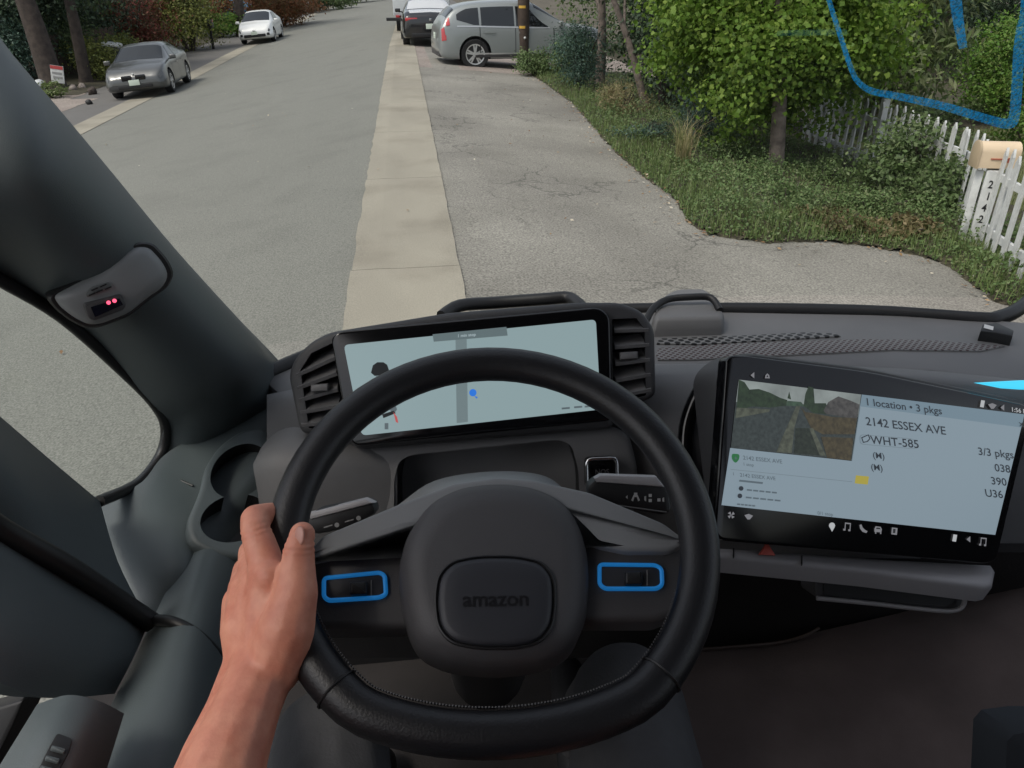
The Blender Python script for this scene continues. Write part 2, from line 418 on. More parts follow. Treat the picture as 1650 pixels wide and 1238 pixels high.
def blades(name, pts, h, w, m, lean=.35, parent=None, arch=0):
    n = len(pts); P = np.array(pts); a = RNG.random(n)*6.283; L = h*(.55+.9*RNG.random(n)); ln = lean*RNG.random(n)
    d = np.stack([np.cos(a), np.sin(a), np.zeros(n)], 1); s = np.stack([-np.sin(a), np.cos(a), np.zeros(n)], 1)*w
    z = np.array([0, 0, 1.]); m1 = P+d*(L*ln*.35)[:, None]+z*(L*.6)[:, None]; tip = P+d*(L*ln*(1+arch))[:, None]+z*(L*(1-.3*arch))[:, None]
    V = np.stack([P-s, P+s, m1+s*.7, tip, m1-s*.7], 1).reshape(-1, 3); me = bpy.data.meshes.new(name)
    me.vertices.add(n*5); me.vertices.foreach_set('co', V.ravel()); me.loops.add(n*7)
    me.loops.foreach_set('vertex_index', (np.arange(n)[:, None]*5+np.array([0, 1, 2, 4, 4, 2, 3])).ravel()); me.polygons.add(2*n)
    me.polygons.foreach_set('loop_start', (np.arange(n)[:, None]*7+np.array([0, 4])).ravel()); me.polygons.foreach_set('loop_total', np.tile([4, 3], n)); me.update(calc_edges=True)
    return link(name, me, m, parent)
M['maple'] = leaf_mat('maple_leaf', [(.075, .140, .018), (.135, .235, .03), (.10, .185, .024), (.23, .32, .06), (.12, .20, .03)], trans=.35)
M['dark'] = leaf_mat('dark_evergreen_leaf', [(.022, .040, .022), (.045, .075, .038), (.032, .058, .030), (.075, .105, .06)], trans=.15)
M['mid'] = leaf_mat('mid_green_leaf', [(.065, .105, .035), (.115, .175, .06), (.085, .13, .045), (.17, .21, .10)], trans=.25)
M['blueleaf'] = leaf_mat('blue_green_leaf', [(.034, .074, .054), (.068, .128, .095), (.054, .095, .061), (.121, .176, .149)], trans=.2)
M['willow'] = leaf_mat('pale_drooping_leaf', [(.10, .15, .05), (.16, .21, .085), (.23, .25, .13), (.12, .17, .06)], trans=.3)
M['bright'] = leaf_mat('bright_leaf', [(.070, .168, .021), (.126, .238, .035), (.084, .154, .028), (.210, .280, .070)], trans=.3)
M['red'] = leaf_mat('red_leaf', [(.120, .026, .022), (.204, .048, .036), (.120, .060, .030), (.096, .084, .036), (.240, .084, .060)], trans=.25)
M['yellow'] = leaf_mat('yellow_green_leaf', [(.132, .168, .036), (.228, .240, .060), (.156, .180, .048), (.096, .120, .030)], trans=.3)
M['rust'] = leaf_mat('rust_leaf', [(.156, .060, .024), (.240, .096, .042), (.144, .096, .036), (.192, .120, .060)], trans=.25)
M['ivy'] = leaf_mat('ground_cover_leaf', [(.075, .125, .045), (.115, .18, .06), (.09, .15, .05), (.15, .20, .08), (.12, .18, .065), (.17, .175, .085)], trans=.2)
M['grass'] = leaf_mat('verge_grass', [(.11, .165, .05), (.16, .22, .07), (.12, .17, .055), (.21, .23, .11)], trans=.3)
M['lawngrass'] = leaf_mat('lawn_grass', [(.104, .143, .046), (.169, .195, .078), (.130, .169, .058), (.234, .234, .117)], trans=.3)
M['tan'] = leaf_mat('dry_grass', [(.20, .16, .08), (.28, .22, .12), (.15, .13, .06), (.10, .11, .04)], trans=.3)
M['dryred'] = leaf_mat('dry_reddish_leaf', [(.09, .075, .035), (.12, .13, .05), (.13, .075, .04), (.08, .10, .035), (.10, .06, .04)], trans=.2)
M['straw'] = leaf_mat('straw_blade', [(.42, .36, .20), (.55, .48, .28), (.30, .32, .13), (.22, .27, .09), (.48, .36, .24)], trans=.4)
M['deadleaf'] = leaf_mat('fallen_leaf', [(.22, .13, .06), (.32, .22, .12), (.16, .08, .04), (.45, .38, .28), (.55, .52, .44)], trans=.1)
M['bark'] = mat('grey_bark', (.16, .13, .11), .9, .5, 9, .9, 22)
M['darkbark'] = mat('dark_bark', (.055, .042, .035), .9, .5, 6, .9, 18)
def shrub(name, label, cat, base, h, w, m, n=40, per=60, leaf=.07, stems=5, group=None, aspect=.55, droop=0, bark=None, zoff=.5, dep=None, shell=.45):
    b = Vector(base); t = thing(name, label, cat, b, 0, group)
    bm = bmesh.new()
    for i in range(stems):
        a = random.random()*6.28; rr = w*.33*random.random()
        add_tube(bm, [b+Vector((math.cos(a)*rr*.15, math.sin(a)*rr*.15, -.08)), b+Vector((math.cos(a)*rr*.7, math.sin(a)*rr*.7, h*.4)), b+Vector((math.cos(a)*rr*1.6, math.sin(a)*rr*1.6, h*.8))], [.022*h+.008, .014*h+.005, .006], 6)
    link('stem', bmesh_to('stem', bm), bark or M['darkbark'], t, 60)
    P, N = clump_pts((b.x, b.y, b.z+h*zoff), (w/2, (dep or w)/2, h*.5), n, per, .12*min(w, h)+.03, shell)
    keep = P[:, 2] > b.z-.02; P, N = P[keep], N[keep]
    link('foliage', leaf_mesh('foliage', P, N, leaf, aspect, droop=droop), m, t); return t
def tree(name, label, base, h, r, crown_c, crown_r, m, n=90, per=90, leaf=.1, group=None, lean=(0, 0), bark=None, limbs=7, cl=.28, zcut=-1, shape='leaf', droop=0, aspect=.6, cat='tree'):
    b = Vector(base); t = thing(name, label, cat, b, 0, group); bm = bmesh.new()
    top = b+Vector((lean[0], lean[1], h))
    pts = crom([b+Vector((0, 0, -.15)), b+(top-b)*.35+Vector((.04*h*.3, 0, 0)), b+(top-b)*.7, top], 5)
    rs = [r*(1.25 if i == 0 else 1.0)*(1-.75*i/(len(pts)-1)) for i in range(len(pts))]
    add_tube(bm, pts, rs, 12); link('trunk', bmesh_to('trunk', bm), bark or M['bark'], t, 60)
    if limbs:
        bm = bmesh.new()
        for i in range(limbs):
            s = pts[int(len(pts)*(.4+.5*i/limbs))]; d = RNG.normal(size=3); d[2] = abs(d[2])*.5+.2
            e = Vector(crown_c)+Vector(d/np.linalg.norm(d)*np.array(crown_r)*.8)
            add_tube(bm, crom([s, s.lerp(e, .5)+Vector((0, 0, .1*h*random.random())), e], 4), [r*.38*(1-k/9.5) for k in range(9)], 7)
        link('limbs', bmesh_to('limbs', bm), bark or M['bark'], t, 60).name = 'limb'
    P, N = clump_pts(crown_c, crown_r, n, per, cl, .35, zcut)
    link('crown', leaf_mesh('crown', P, N, leaf, aspect, droop=droop, shape=shape), m, t); return t

# maple on the verge
tb = gh(1250, 287); tb.z += .06
mp_c = at(1255, 18, 10.5)
tree('maple_tree', 'young maple with bright green crown and grey trunk in the verge', tb, 3.0, .115, mp_c, (1.75, 1.6, 1.5), M['maple'], 430, 170, .064, lean=(-.42, .1), shape='maple', cl=.2)
# background screen of shrubs and trees on the right
def bx(px, py): return gh(px, py)
shrub('evergreen_shrub', 'dark evergreen shrub behind the maple, beside the picket fence', 'shrub', bx(1225, 215), 3.4, 3.2, M['dark'], 90, 110, .09)
shrub('evergreen_shrub', 'dark evergreen shrub behind the leaning grey trunk', 'shrub', bx(1075, 175), 3.6, 2.6, M['dark'], 100, 110, .09)
shrub('evergreen_shrub', 'tall shadowy shrub between the leaning trunk and the maple crown', 'shrub', bx(1120, 165), 4.2, 3.4, M['dark'], 120, 100, .09, zoff=.55)
shrub('evergreen_shrub', 'dark leafy shrub right of the utility pole over the car bonnet', 'shrub', bx(925, 124), 1.0, 1.3, M['mid'], 60, 90, .08)
shrub('blue_green_shrub', 'blue green upright shrub at the verge edge right of the pole', 'shrub', bx(930, 146), 1.55, 1.25, M['blueleaf'], 80, 90, .07, aspect=.3)
shrub('blue_green_shrub', 'low blue green shrub between the dry grass and the maple trunk', 'shrub', bx(1135, 228), .85, 1.5, M['blueleaf'], 40, 90, .06, aspect=.3)
shrub('tan_shrub', 'straw coloured dry shrub under the leaning grey trunk', 'shrub', bx(1000, 190), .6, 1.1, M['tan'], 24, 80, .07, aspect=.18)
shrub('climbing_shrub', 'leafy climber growing over the middle of the picket fence', 'climber', bx(1455, 326), 1.02, 1.05, M['mid'], 50, 110, .06, dep=.9, zoff=.55)
shrub('climbing_shrub', 'smaller leafy climber on the fence just left of the mailbox', 'climber', bx(1512, 356), .78, .6, M['mid'], 34, 90, .055, dep=.6, zoff=.5)
shrub('round_bush', 'rounded bright green bush on the far side of the lawn', 'bush', bx(1608, 196), 2.0, 1.75, M['bright'], 130, 120, .07, shell=.75)
shrub('low_hedge', 'low green hedge plant along the back of the lawn', 'hedge', bx(1490, 205), .55, 2.6, M['mid'], 40, 90, .07, dep=1)
shrub('low_hedge', 'low leafy plant at the foot of the rounded bush, right edge', 'hedge', bx(1660, 235), .6, 1.5, M['bright'], 30, 90, .07)
wc = at(1420, 40, 13.8)
tree('drooping_tree', 'pale drooping tree hanging over the lawn behind the fence', bx(1395, 222), 4.5, .11, wc, (1.5, 1.3, 1.75), M['willow'], 190, 75, .17, cl=.22, aspect=.28, droop=1.6, lean=(.2, .1))
tree('dense_tree', 'dense dark tree behind the rounded bush, at the right edge', bx(1690, 150), 5, .16, at(1640, -20, 22), (3.2, 2.4, 2.6), M['dark'], 120, 110, .12, cl=.4, bark=M['darkbark'])
tree('dense_tree', 'dense dark tree behind the drooping tree and the lawn', bx(1500, 130), 6, .2, at(1490, 20, 27), (4.0, 2.5, 3.2), M['dark'], 150, 110, .13, cl=.45, bark=M['darkbark'])
tree('dense_tree', 'dense dark tree behind the maple, filling the gap over the fence', bx(1270, 120), 6, .2, at(1270, 30, 25), (4.2, 2.5, 3.4), M['dark'], 150, 110, .13, cl=.45, bark=M['darkbark'])
tree('dense_tree', 'dense tree at the end of the driveway beyond the silver car', bx(1040, 62), 6, .2, at(1060, -10, 31), (4.4, 2.5, 3.6), M['mid'], 150, 110, .13, cl=.5, bark=M['darkbark'])
tree('brown_tree', 'slim brown trunk standing behind the blue green shrub', bx(966, 140), 3.6, .14, at(975, -60, 19.5), (1.3, 1.2, .8), M['dark'], 40, 70, .1, cl=.25, lean=(-.12, .1))
tree('leaning_tree', 'thin grey tree leaning left over the dry shrub', bx(1046, 180), 3.6, .085, at(950, -50, 16.5), (1.2, 1.1, .7), M['mid'], 40, 60, .09, cl=.25, lean=(-1.5, .3), limbs=4)
for i, (px_, py_, h_, w_, m_, lb) in enumerate([(1165, 262, .42, 1.0, 'mid', 'low leafy plant left of the maple trunk, near the grass tuft'), (1205, 300, .30, .9, 'ivy', 'low spreading plant just in front of the maple trunk'), (1330, 305, .38, 1.1, 'mid', 'low leafy plant between the maple trunk and the fence'), (1265, 340, .26, 1.0, 'ivy', 'low spreading plant at the middle of the verge, under the trunk'), (1395, 350, .30, 1.0, 'ivy', 'low spreading plant at the foot of the fence climber'), (1045, 235, .34, .9, 'blueleaf', 'low blue green plant by the asphalt edge behind the grass tuft'), (1330, 372, .18, .9, 'dryred', 'low reddish dry plant at the near corner of the verge'), (1440, 385, .20, .8, 'tan', 'low dry plant at the verge corner below the fence climber')]):
    b_ = bx(px_, py_); b_.z += .03; shrub('low_plant', lb, 'plant', b_, h_, w_, M[m_], 26, 90, .038 if m_ != 'tan' else .06, stems=4, zoff=.45, shell=.3)
# ground cover, grass, litter
def scatter_poly(P, n, x0, x1, y0, y1, dens=None):
    out = []
    while len(out) < n:
        x, y = random.uniform(x0, x1), random.uniform(y0, y1)
        if inside(x, y, P) and (dens is None or random.random() < dens(x, y)): out.append((x, y))
    return out
def vz(x, y): return gz(x, y)+verge_h(x, y)
def near(x, y): return min(1, (8/max(y, 4))**1.2)
pts = scatter_poly(VPOLY, 64000, 2.6, 6.6, 4, 23, near)
lump = lambda x, y: max(0, .16*math.sin(x*2.6+y*.8)*math.sin(y*1.9)+.12+.09*math.sin(x*6+y*4.3)+.05*math.sin(x*13-y*9))
P = np.array([(x, y, vz(x, y)+lump(x, y)*random.random()*min(1, min(math.hypot(x-a, y-b) for a, b in seg_pts[::3])*1.6)+.01) for x, y in pts])
tag(link('ground_cover', leaf_mesh('ground_cover', P, np.tile([0, 0, 1.2], (len(P), 1)), .034, .62), M['ivy']), 'low leafy ground cover filling the verge round the maple trunk', 'ground cover', kind='stuff')
edge_d = lambda x, y: min(math.hypot(x-a, y-b) for a, b in seg_pts[::4])
pts = scatter_poly(VPOLY, 13000, 2.6, 6.2, 4, 23, lambda x, y: near(x, y)*(1 if edge_d(x, y) < .8 else .18))
gp = [(x, y, vz(x, y)) for x, y in pts]
tag(blades('grass', gp, .10, .0045, M['grass'], .7), 'grass growing along the edge of the verge', 'grass', kind='stuff')
lp = [(x, y) for x, y in [(random.uniform(5.3, 13), 4+11*random.random()**1.3) for _ in range(26000)] if x > 5.35+(max(0, min(y, 8.2)-5.2))*.3 and (y < 8.2 or x > 6.5)]
tag(blades('lawn_grass', [(x, y, gz(x, y)+.01) for x, y in lp], .09, .006, M['lawngrass'], .8), 'mown lawn grass behind the white picket fence', 'grass', kind='stuff')
lf = []
for i in range(420):
    a = random.choice(seg_pts); lf.append((a[0]-abs(random.gauss(0, .16))+.05, a[1]+random.gauss(0, .12)))
for i in range(130): lf.append((random.uniform(.5, 4.6), random.uniform(4.6, 22)))
for i in range(60): lf.append((random.uniform(-7, 0), random.uniform(4, 25)))
P = np.array([(x, y, gz(x, y)+.012+(.05*random.random() if inside(x, y, VPOLY) else 0)) for x, y in lf])
tag(link('fallen_leaves', leaf_mesh('fallen_leaves', P, np.tile([0, 0, 2.2], (len(P), 1)), .042, .6, .5), M['deadleaf']), 'dry fallen leaves scattered along the verge and on the asphalt', 'leaves', kind='stuff')
def tuft(name, label, base, h, w, n, m, spread):
    b = Vector(base); o = blades(name, [(b.x+random.gauss(0, spread), b.y+random.gauss(0, spread), b.z-.02) for _ in range(n)], h, w, m, .55, arch=.45)
    return tag(o, label, 'grass tuft')
b = bx(1097, 272); b.z += .05; tuft('grass_tuft', 'upright tuft of pale ornamental grass at the verge edge', b, .62, .0042, 170, M['straw'], .05)
b = bx(990, 178); b.z += .04; tuft('grass_tuft', 'straw yellow grass tuft beside the dry shrub', b, .45, .0055, 260, M['straw'], .14)
b = bx(862, 122); b.z += .02
shrub('ivy_clump', 'leafy ivy clump round the foot of the utility pole', 'ivy', b, .62, 1.1, M['mid'], 30, 80, .07)

# ------------------------------------------------------------------ white picket fence, mailbox
M['white'] = mat('white_paint', (.56, .57, .56), .65, .22, 7, .3, 60)
M['cream'] = mat('cream_paint', (.66, .52, .36), .5, .06, 10)
M['creamdoor'] = mat('tan_door_paint', (.42, .33, .22), .55)
FP = [gh(*q) for q in [(1290, 237), (1313, 247), (1393, 282), (1523, 353), (1560, 392), (1588, 424), (1631, 461), (1700, 525)]]
fence = thing('picket_fence', 'white painted picket fence along the lawn, partly overgrown', 'fence', FP[4])
tot = []; acc = 0
for a, b in zip(FP, FP[1:]): tot.append((acc, a, b)); acc += (b-a).length
def along(s):
    for k, a, b in reversed(tot):
        if s >= k: u = (b-a).normalized(); return a+u*(s-k), u
    return tot[0][1], (tot[0][2]-tot[0][1]).normalized()
def picket_mesh(h):
    w, t = .038, .011; pr = [(-w, 0), (w, 0), (w, h-.07), (0, h), (-w, h-.07)]
    vs = [(x, -t, z) for x, z in pr]+[(x, t, z) for x, z in pr]
    return mesh('picket', vs, [(0, 1, 2, 3, 4), (9, 8, 7, 6, 5)]+[(i, i+5, (i+1) % 5+5, (i+1) % 5) for i in range(5)])
pm = picket_mesh(.98); pm.materials.append(M['white']); s = .05
Lpost = sum((b-a).length for a, b in list(zip(FP, FP[1:]))[:4])
while s < acc-.02:
    p, u = along(s)
    if not -.16 < s-Lpost < .34:
        o = bpy.data.objects.new('picket', pm); COL.objects.link(o); o.parent = fence; o.matrix_parent_inverse = world_of(fence).inverted()
        o.location = (p.x, p.y, gz(p.x, p.y)+.05+.02*random.random()); o.rotation_euler = (random.gauss(0, .012), random.gauss(0, .02), math.atan2(u.y, u.x)); o.scale = (1, 1, .97+.05*random.random())
    s += .225
for z in (.26, .76):
    for k, (a, b) in enumerate(zip(FP, FP[1:])):
        u = (b-a).normalized(); nrm = Vector((-u.y, u.x, 0)); nrm = -nrm if nrm.x < 0 else nrm
        bm = bmesh.new(); aa, bb = a+nrm*.034, b+nrm*.034
        for q in (aa, bb): q.z = gz(q.x, q.y)+z
        d = bb-aa; rot = d.to_track_quat('X', 'Z').to_matrix(); add_box(bm, (aa+bb)/2, (d.length, .035, .075), rot, .004, 1)
        link('rail', bmesh_to('rail', bm), M['white'], fence, 40)
for q in (FP[1], FP[2], FP[6]):
    box('post', (q.x+.09, q.y, gz(q.x, q.y)+.5), (.09, .09, 1.1), M['white'], fence, .006)
pb = gh(1566, 402); pb.z = gz(pb.x, pb.y); mb = thing('mailbox', 'cream rounded mailbox on white numbered fence post', 'mailbox', pb)
faceang = math.atan2(pb.x, pb.y)            # box post turned to the street corner
rot = Matrix.Rotation(-.62, 3, 'Z')
def lp3(v): return pb+rot @ Vector(v)
box('post', lp3((0, 0, .40)), (.13, .17, .82), M['white'], mb, .008, rot)
box('picket', lp3((-.12, -.05, .40)), (.07, .02, .80), M['white'], mb, .004, rot)
box('picket', lp3((.125, -.10, .42)), (.075, .02, .86), M['white'], mb, .004, rot)
box('plaque', lp3((-.078, -.01, .58)), (.008, .05, .2), M['black'], mb, .002, rot)
for i, ch in enumerate('2142'):
    co, fs = text_mesh(ch, .02); w = max(c.x for c in co)
    link('digit', mesh('digit', [lp3(((c.x-w/2)*.085, -.0875, .68-i*.115+(c.y-.36)*.105)) for c in co], fs), M['black'], mb)
# arched mailbox body, door at the street end
rb = Matrix.Rotation(math.radians(-14), 3, 'Z'); cb = pb+Vector((.03, .02, .83))
prof = [(-.09, 0), (.09, 0)]+[(.09*math.cos(a), .14+.09*math.sin(a)) for a in np.linspace(0, math.pi, 12)]
def mbx(u, q): return cb+rb @ Vector((u, q[0]*1.05, q[1]*1.05))
rings = [[mbx(u, q) for q in prof] for u in (-.21, .15)]
dome('body', rings, M['cream'], mb, 40)
rings = [[mbx(u, (q[0]*k, (q[1]-.11)*k+.11)) for q in prof] for u, k in ((-.212, 1.06), (-.232, 1.06), (-.236, .98))]
dome('door', rings, M['creamdoor'], mb, 40)
bm = bmesh.new(); c = cb+rb @ Vector((-.03, -.1, .09)); add_box(bm, c, (.17, .006, .012), rb); add_box(bm, c+rb @ Vector((.085, 0, -.01)), (.03, .006, .045), rb)
link('flag', bmesh_to('flag', bm), mat('faded_red', (.40, .10, .06), .6), mb)

# ------------------------------------------------------------------ utility pole
M['wood'] = mat('creosoted_wood', (.06, .042, .032), .85, .4, 5, .6, 14)
M['tagyellow'] = mat('yellow_tag', (.55, .33, .05), .5)
q = gh(843, 113); up = thing('utility_pole', 'brown wooden utility pole with yellow number tags', 'pole', q)
tube('shaft', [q+Vector((0, 0, -.2)), q+Vector((0, 0, 3.2)), q+Vector((.0, 0, 8))], [.165, .155, .13], M['wood'], up, 18)
for z, w in ((1.05, .2), (1.54, .23), (2.02, .24), (2.35, .24)):
    vs = []; fs = []
    for k in range(5):
        a = -math.pi/2-.1+(k-3)*.28*w/.22
        for dz in (0, .065): vs.append((q.x+.167*math.cos(a), q.y+.167*math.sin(a), q.z+z+dz))
    for k in range(4): fs.append((k*2, k*2+2, k*2+3, k*2+1))
    grid_me = mesh('number_tag', vs, fs); link('number_tag', grid_me, M['tagyellow'], up)
bm = bmesh.new(); bmesh.ops.create_uvsphere(bm, u_segments=10, v_segments=6, radius=.035, matrix=Matrix.Translation(q+Vector((0.02, -.16, .82)))); link('marker_disc', bmesh_to('marker_disc', bm), M['white'], up, 60)

# ------------------------------------------------------------------ cars
M['tyre'] = mat('tyre_rubber', (.012, .012, .013), .8); M['rimsilver'] = mat('alloy', (.62, .63, .64), .35, metal=.7)
M['rimdark'] = mat('dark_alloy', (.03, .03, .032), .4); M['carglass'] = mat('car_glass', (.006, .008, .009), .06, spec=.8)
M['headlamp'] = mat('headlamp_glass', (.10, .105, .11), .3); M['tail'] = mat('tail_lamp', (.45, .03, .035), .2, coat=1)
M['plate'] = mat('plate', (.55, .62, .54), .5); M['platetext'] = mat('plate_text', (.04, .06, .12), .6)
def paint(name, c, metal=.5, rough=.32): return mat(name, c, rough, metal=metal, coat=.8)
def car(name, label, st, paintm, loc, heading, width, wheels, wr, roll=0, glass=None, group='cars parked along the street', extras=None, rim='silver', pitch=0):
    """st: stations rear to front (y, zb, zbelt, wsill, wbelt, ztop, wtop); glass: u ranges."""
    t = thing(name, label, 'car', (0, 0, 0), 0, group); st = np.array(st, float); n = len(st)
    def pts(s):
        y, zb, zl, ws, wb, zt, wt = s; zm = zb+(zl-zb)*.45
        return np.array([(0, y, zb), (ws*.86, y, zb), (ws, y, zb+.07), (max(ws, wb)+.015, y, zm), (wb, y, zl), (wb+(wt-wb)*.75, y, zl+(zt-zl)*.8), (wt*.8, y, zt-.004), (0, y, zt+.02)])
    G = np.array([pts(s) for s in st])
    def cr(A, u):
        u = min(max(u, 0), len(A)-1-1e-6); i = int(u); f = u-i; a, b, c, d = A[max(i-1, 0)], A[i], A[i+1], A[min(i+2, len(A)-1)]
        m1, m2 = (c-a)*.38, (d-b)*.38
        return b*(2*f**3-3*f*f+1)+m1*(f**3-2*f*f+f)+c*(-2*f**3+3*f*f)+m2*(f**3-f*f)
    def SF(u, v, off=0, side=1):
        def e(uu, vv): return cr(np.array([cr(G[:, k], uu) for k in range(8)]), vv)
        p = e(u, v)
        if off:
            h = .02; a = e(u+h, v)-e(u-h, v); b = e(u, min(v+h, 7))-e(u, v-h); nn = np.cross(a, b); ln = np.linalg.norm(nn)
            nn = nn/ln if ln > 1e-9 else np.array([0, 0, 1.]); 
            if nn[0] < 0 and v < 6.5 or (v >= 6.5 and nn[2] < 0): nn = -nn
            p = p+nn*off
        return Vector((p[0]*side, p[1], p[2]))
    us = np.linspace(0, n-1, (n-1)*4+1); vs_ = np.linspace(0, 7, 29); V = []; Fc = []
    row = []
    for u in us:
        r = [SF(u, v) for v in vs_]; row.append(r+[Vector((-p.x, p.y, p.z)) for p in r[-2:0:-1]])
    nc = len(row[0])
    for r in row: V += r
    for i in range(len(us)-1):
        for j in range(nc): Fc.append((i*nc+j, i*nc+(j+1) % nc, (i+1)*nc+(j+1) % nc, (i+1)*nc+j))
    Fc.append(tuple(range(nc))); Fc.append(tuple((len(us)-1)*nc+k for k in range(nc))[::-1])
    me = mesh('body', V, Fc); bm = bmesh.new(); bm.from_mesh(me); bmesh.ops.remove_doubles(bm, verts=bm.verts, dist=.0005); bmesh.ops.recalc_face_normals(bm, faces=bm.faces); bm.to_mesh(me); bm.free()
    body = link('body', me, paintm, t, 40); cut = []
    for wy in wheels:
        for sd_ in (1, -1):
            bm = bmesh.new(); bmesh.ops.create_cone(bm, cap_ends=True, segments=28, radius1=wr+.055, radius2=wr+.055, depth=.5, matrix=Matrix.Translation((sd_*(width/2), wy, wr+.02)) @ Matrix.Rotation(math.pi/2, 4, 'Y'))
            cut.append(link('cut', bmesh_to('cut', bm), M['black']))
    boolean(body, cut)
    def strip(nm, u0, u1, v0, v1, m, side=1, off=.006, nu=10, nv=6, par=t, f0=None):
        VV = []; FF = []
        for i in range(nu+1):
            for j in range(nv+1):
                u = u0+(u1-u0)*i/nu; a, b = v0, v1
                if f0: a, b = f0(i/nu, v0, v1)
                VV.append(SF(u, a+(b-a)*j/nv, off, side))
        for i in range(nu):
            for j in range(nv): k = i*(nv+1)+j; FF.append((k, k+1, k+nv+2, k+nv+1))
        return link(nm, mesh(nm, VV, FF), m, par, 60)
    def full(nm, u0, u1, v0, m, off=.006, par=t):
        VV = []; FF = []; nu, nv = 8, 14
        for i in range(nu+1):
            for j in range(nv+1):
                s = -1+2*j/nv; v = 7-(7-v0)*abs(s); VV.append(SF(u0+(u1-u0)*i/nu, v, off, 1 if s >= 0 else -1))
        for i in range(nu):
            for j in range(nv): k = i*(nv+1)+j; FF.append((k, k+1, k+nv+2, k+nv+1))
        return link(nm, mesh(nm, VV, FF), m, par, 60)
    for sd_ in (1, -1):
        for wy in wheels:
            x = sd_*(width/2-.115); w = bpy.data.objects.new('wheel', None); COL.objects.link(w); w.parent = t; w.location = (x, wy, wr)
            prof = [(wr*.62, -.10), (wr*.93, -.11), (wr, -.08), (wr, .08), (wr*.93, .11), (wr*.62, .10)]
            bm = bmesh.new(); R = []
            for k in range(32):
                a = k*2*math.pi/32; R.append([bm.verts.new((x+s*sd_, wy+r*math.cos(a), wr+r*math.sin(a))) for r, s in prof])
            for k in range(32):
                for j in range(5): bm.faces.new((R[k][j], R[k][j+1], R[(k+1) % 32][j+1], R[(k+1) % 32][j]))
            link('tyre', bmesh_to('tyre', bm), M['tyre'], w, 40)
            bm = bmesh.new(); bmesh.ops.create_cone(bm, cap_ends=True, segments=28, radius1=wr*.66, radius2=wr*.66, depth=.03, matrix=Matrix.Translation((x+sd_*.05, wy, wr)) @ Matrix.Rotation(math.pi/2, 4, 'Y'))
            link('brake_disc', bmesh_to('brake_disc', bm), M['rimdark'], w, 40)
            bm = bmesh.new()
            for k in range(5):
                a = k*2*math.pi/5+.3
                for da in (-.16, .16):
                    rm = Matrix.Rotation(-(a+da*.4), 3, 'X') if False else Matrix.Rotation(a+da, 3, 'X')
                    c = Vector((x+sd_*.085, wy, wr))+rm @ Vector((0, wr*.36, 0)); add_box(bm, c, (.03, wr*.56, wr*.11), rm)
            add_tube(bm, [(x+sd_*.07, wy, wr), (x+sd_*.105, wy, wr)], wr*.16, 14)
            for k in range(28):
                a, b_ = k*2*math.pi/28, (k+1)*2*math.pi/28
                q = [bm.verts.new((x+sd_*o, wy+r*math.cos(z), wr+r*math.sin(z))) for z in (a, b_) for r, o in ((wr*.60, .10), (wr*.68, .105))]
                bm.faces.new((q[0], q[1], q[3], q[2]))
            link('rim', bmesh_to('rim', bm), M['rimsilver'] if rim == 'silver' else M['rimdark'], w, 40)
    if extras: extras(t, SF, strip, full)
    t.location = loc; t.rotation_euler = Matrix.Rotation(heading, 3, 'Z').to_euler(); t.rotation_euler = (Matrix.Rotation(roll, 3, 'Y') @ Matrix.Rotation(pitch, 3, 'X') @ Matrix.Rotation(heading, 3, 'Z')).to_euler()
    return t
def plate(t, y, z, f, m=None, txt='7KLM482', x=0):
    o = box('licence_plate', (x, y, z), (.31, .012, .155), M['plate'], t, .003)
    return o
def mirror(t, x, y, z, m, s):
    bm = bmesh.new(); add_box(bm, (s*(x+.1), y, z), (.19, .10, .13), None, .035, 3); add_box(bm, (s*(x+.0), y, z-.05), (.1, .04, .04)); link('wing_mirror', bmesh_to('wing_mirror', bm), m, t, 60)
def seam(strip, u, v0, v1, s): strip('panel_gap', u-.012, u+.012, v0, v1, M['black'], s, .003, 1, 8)

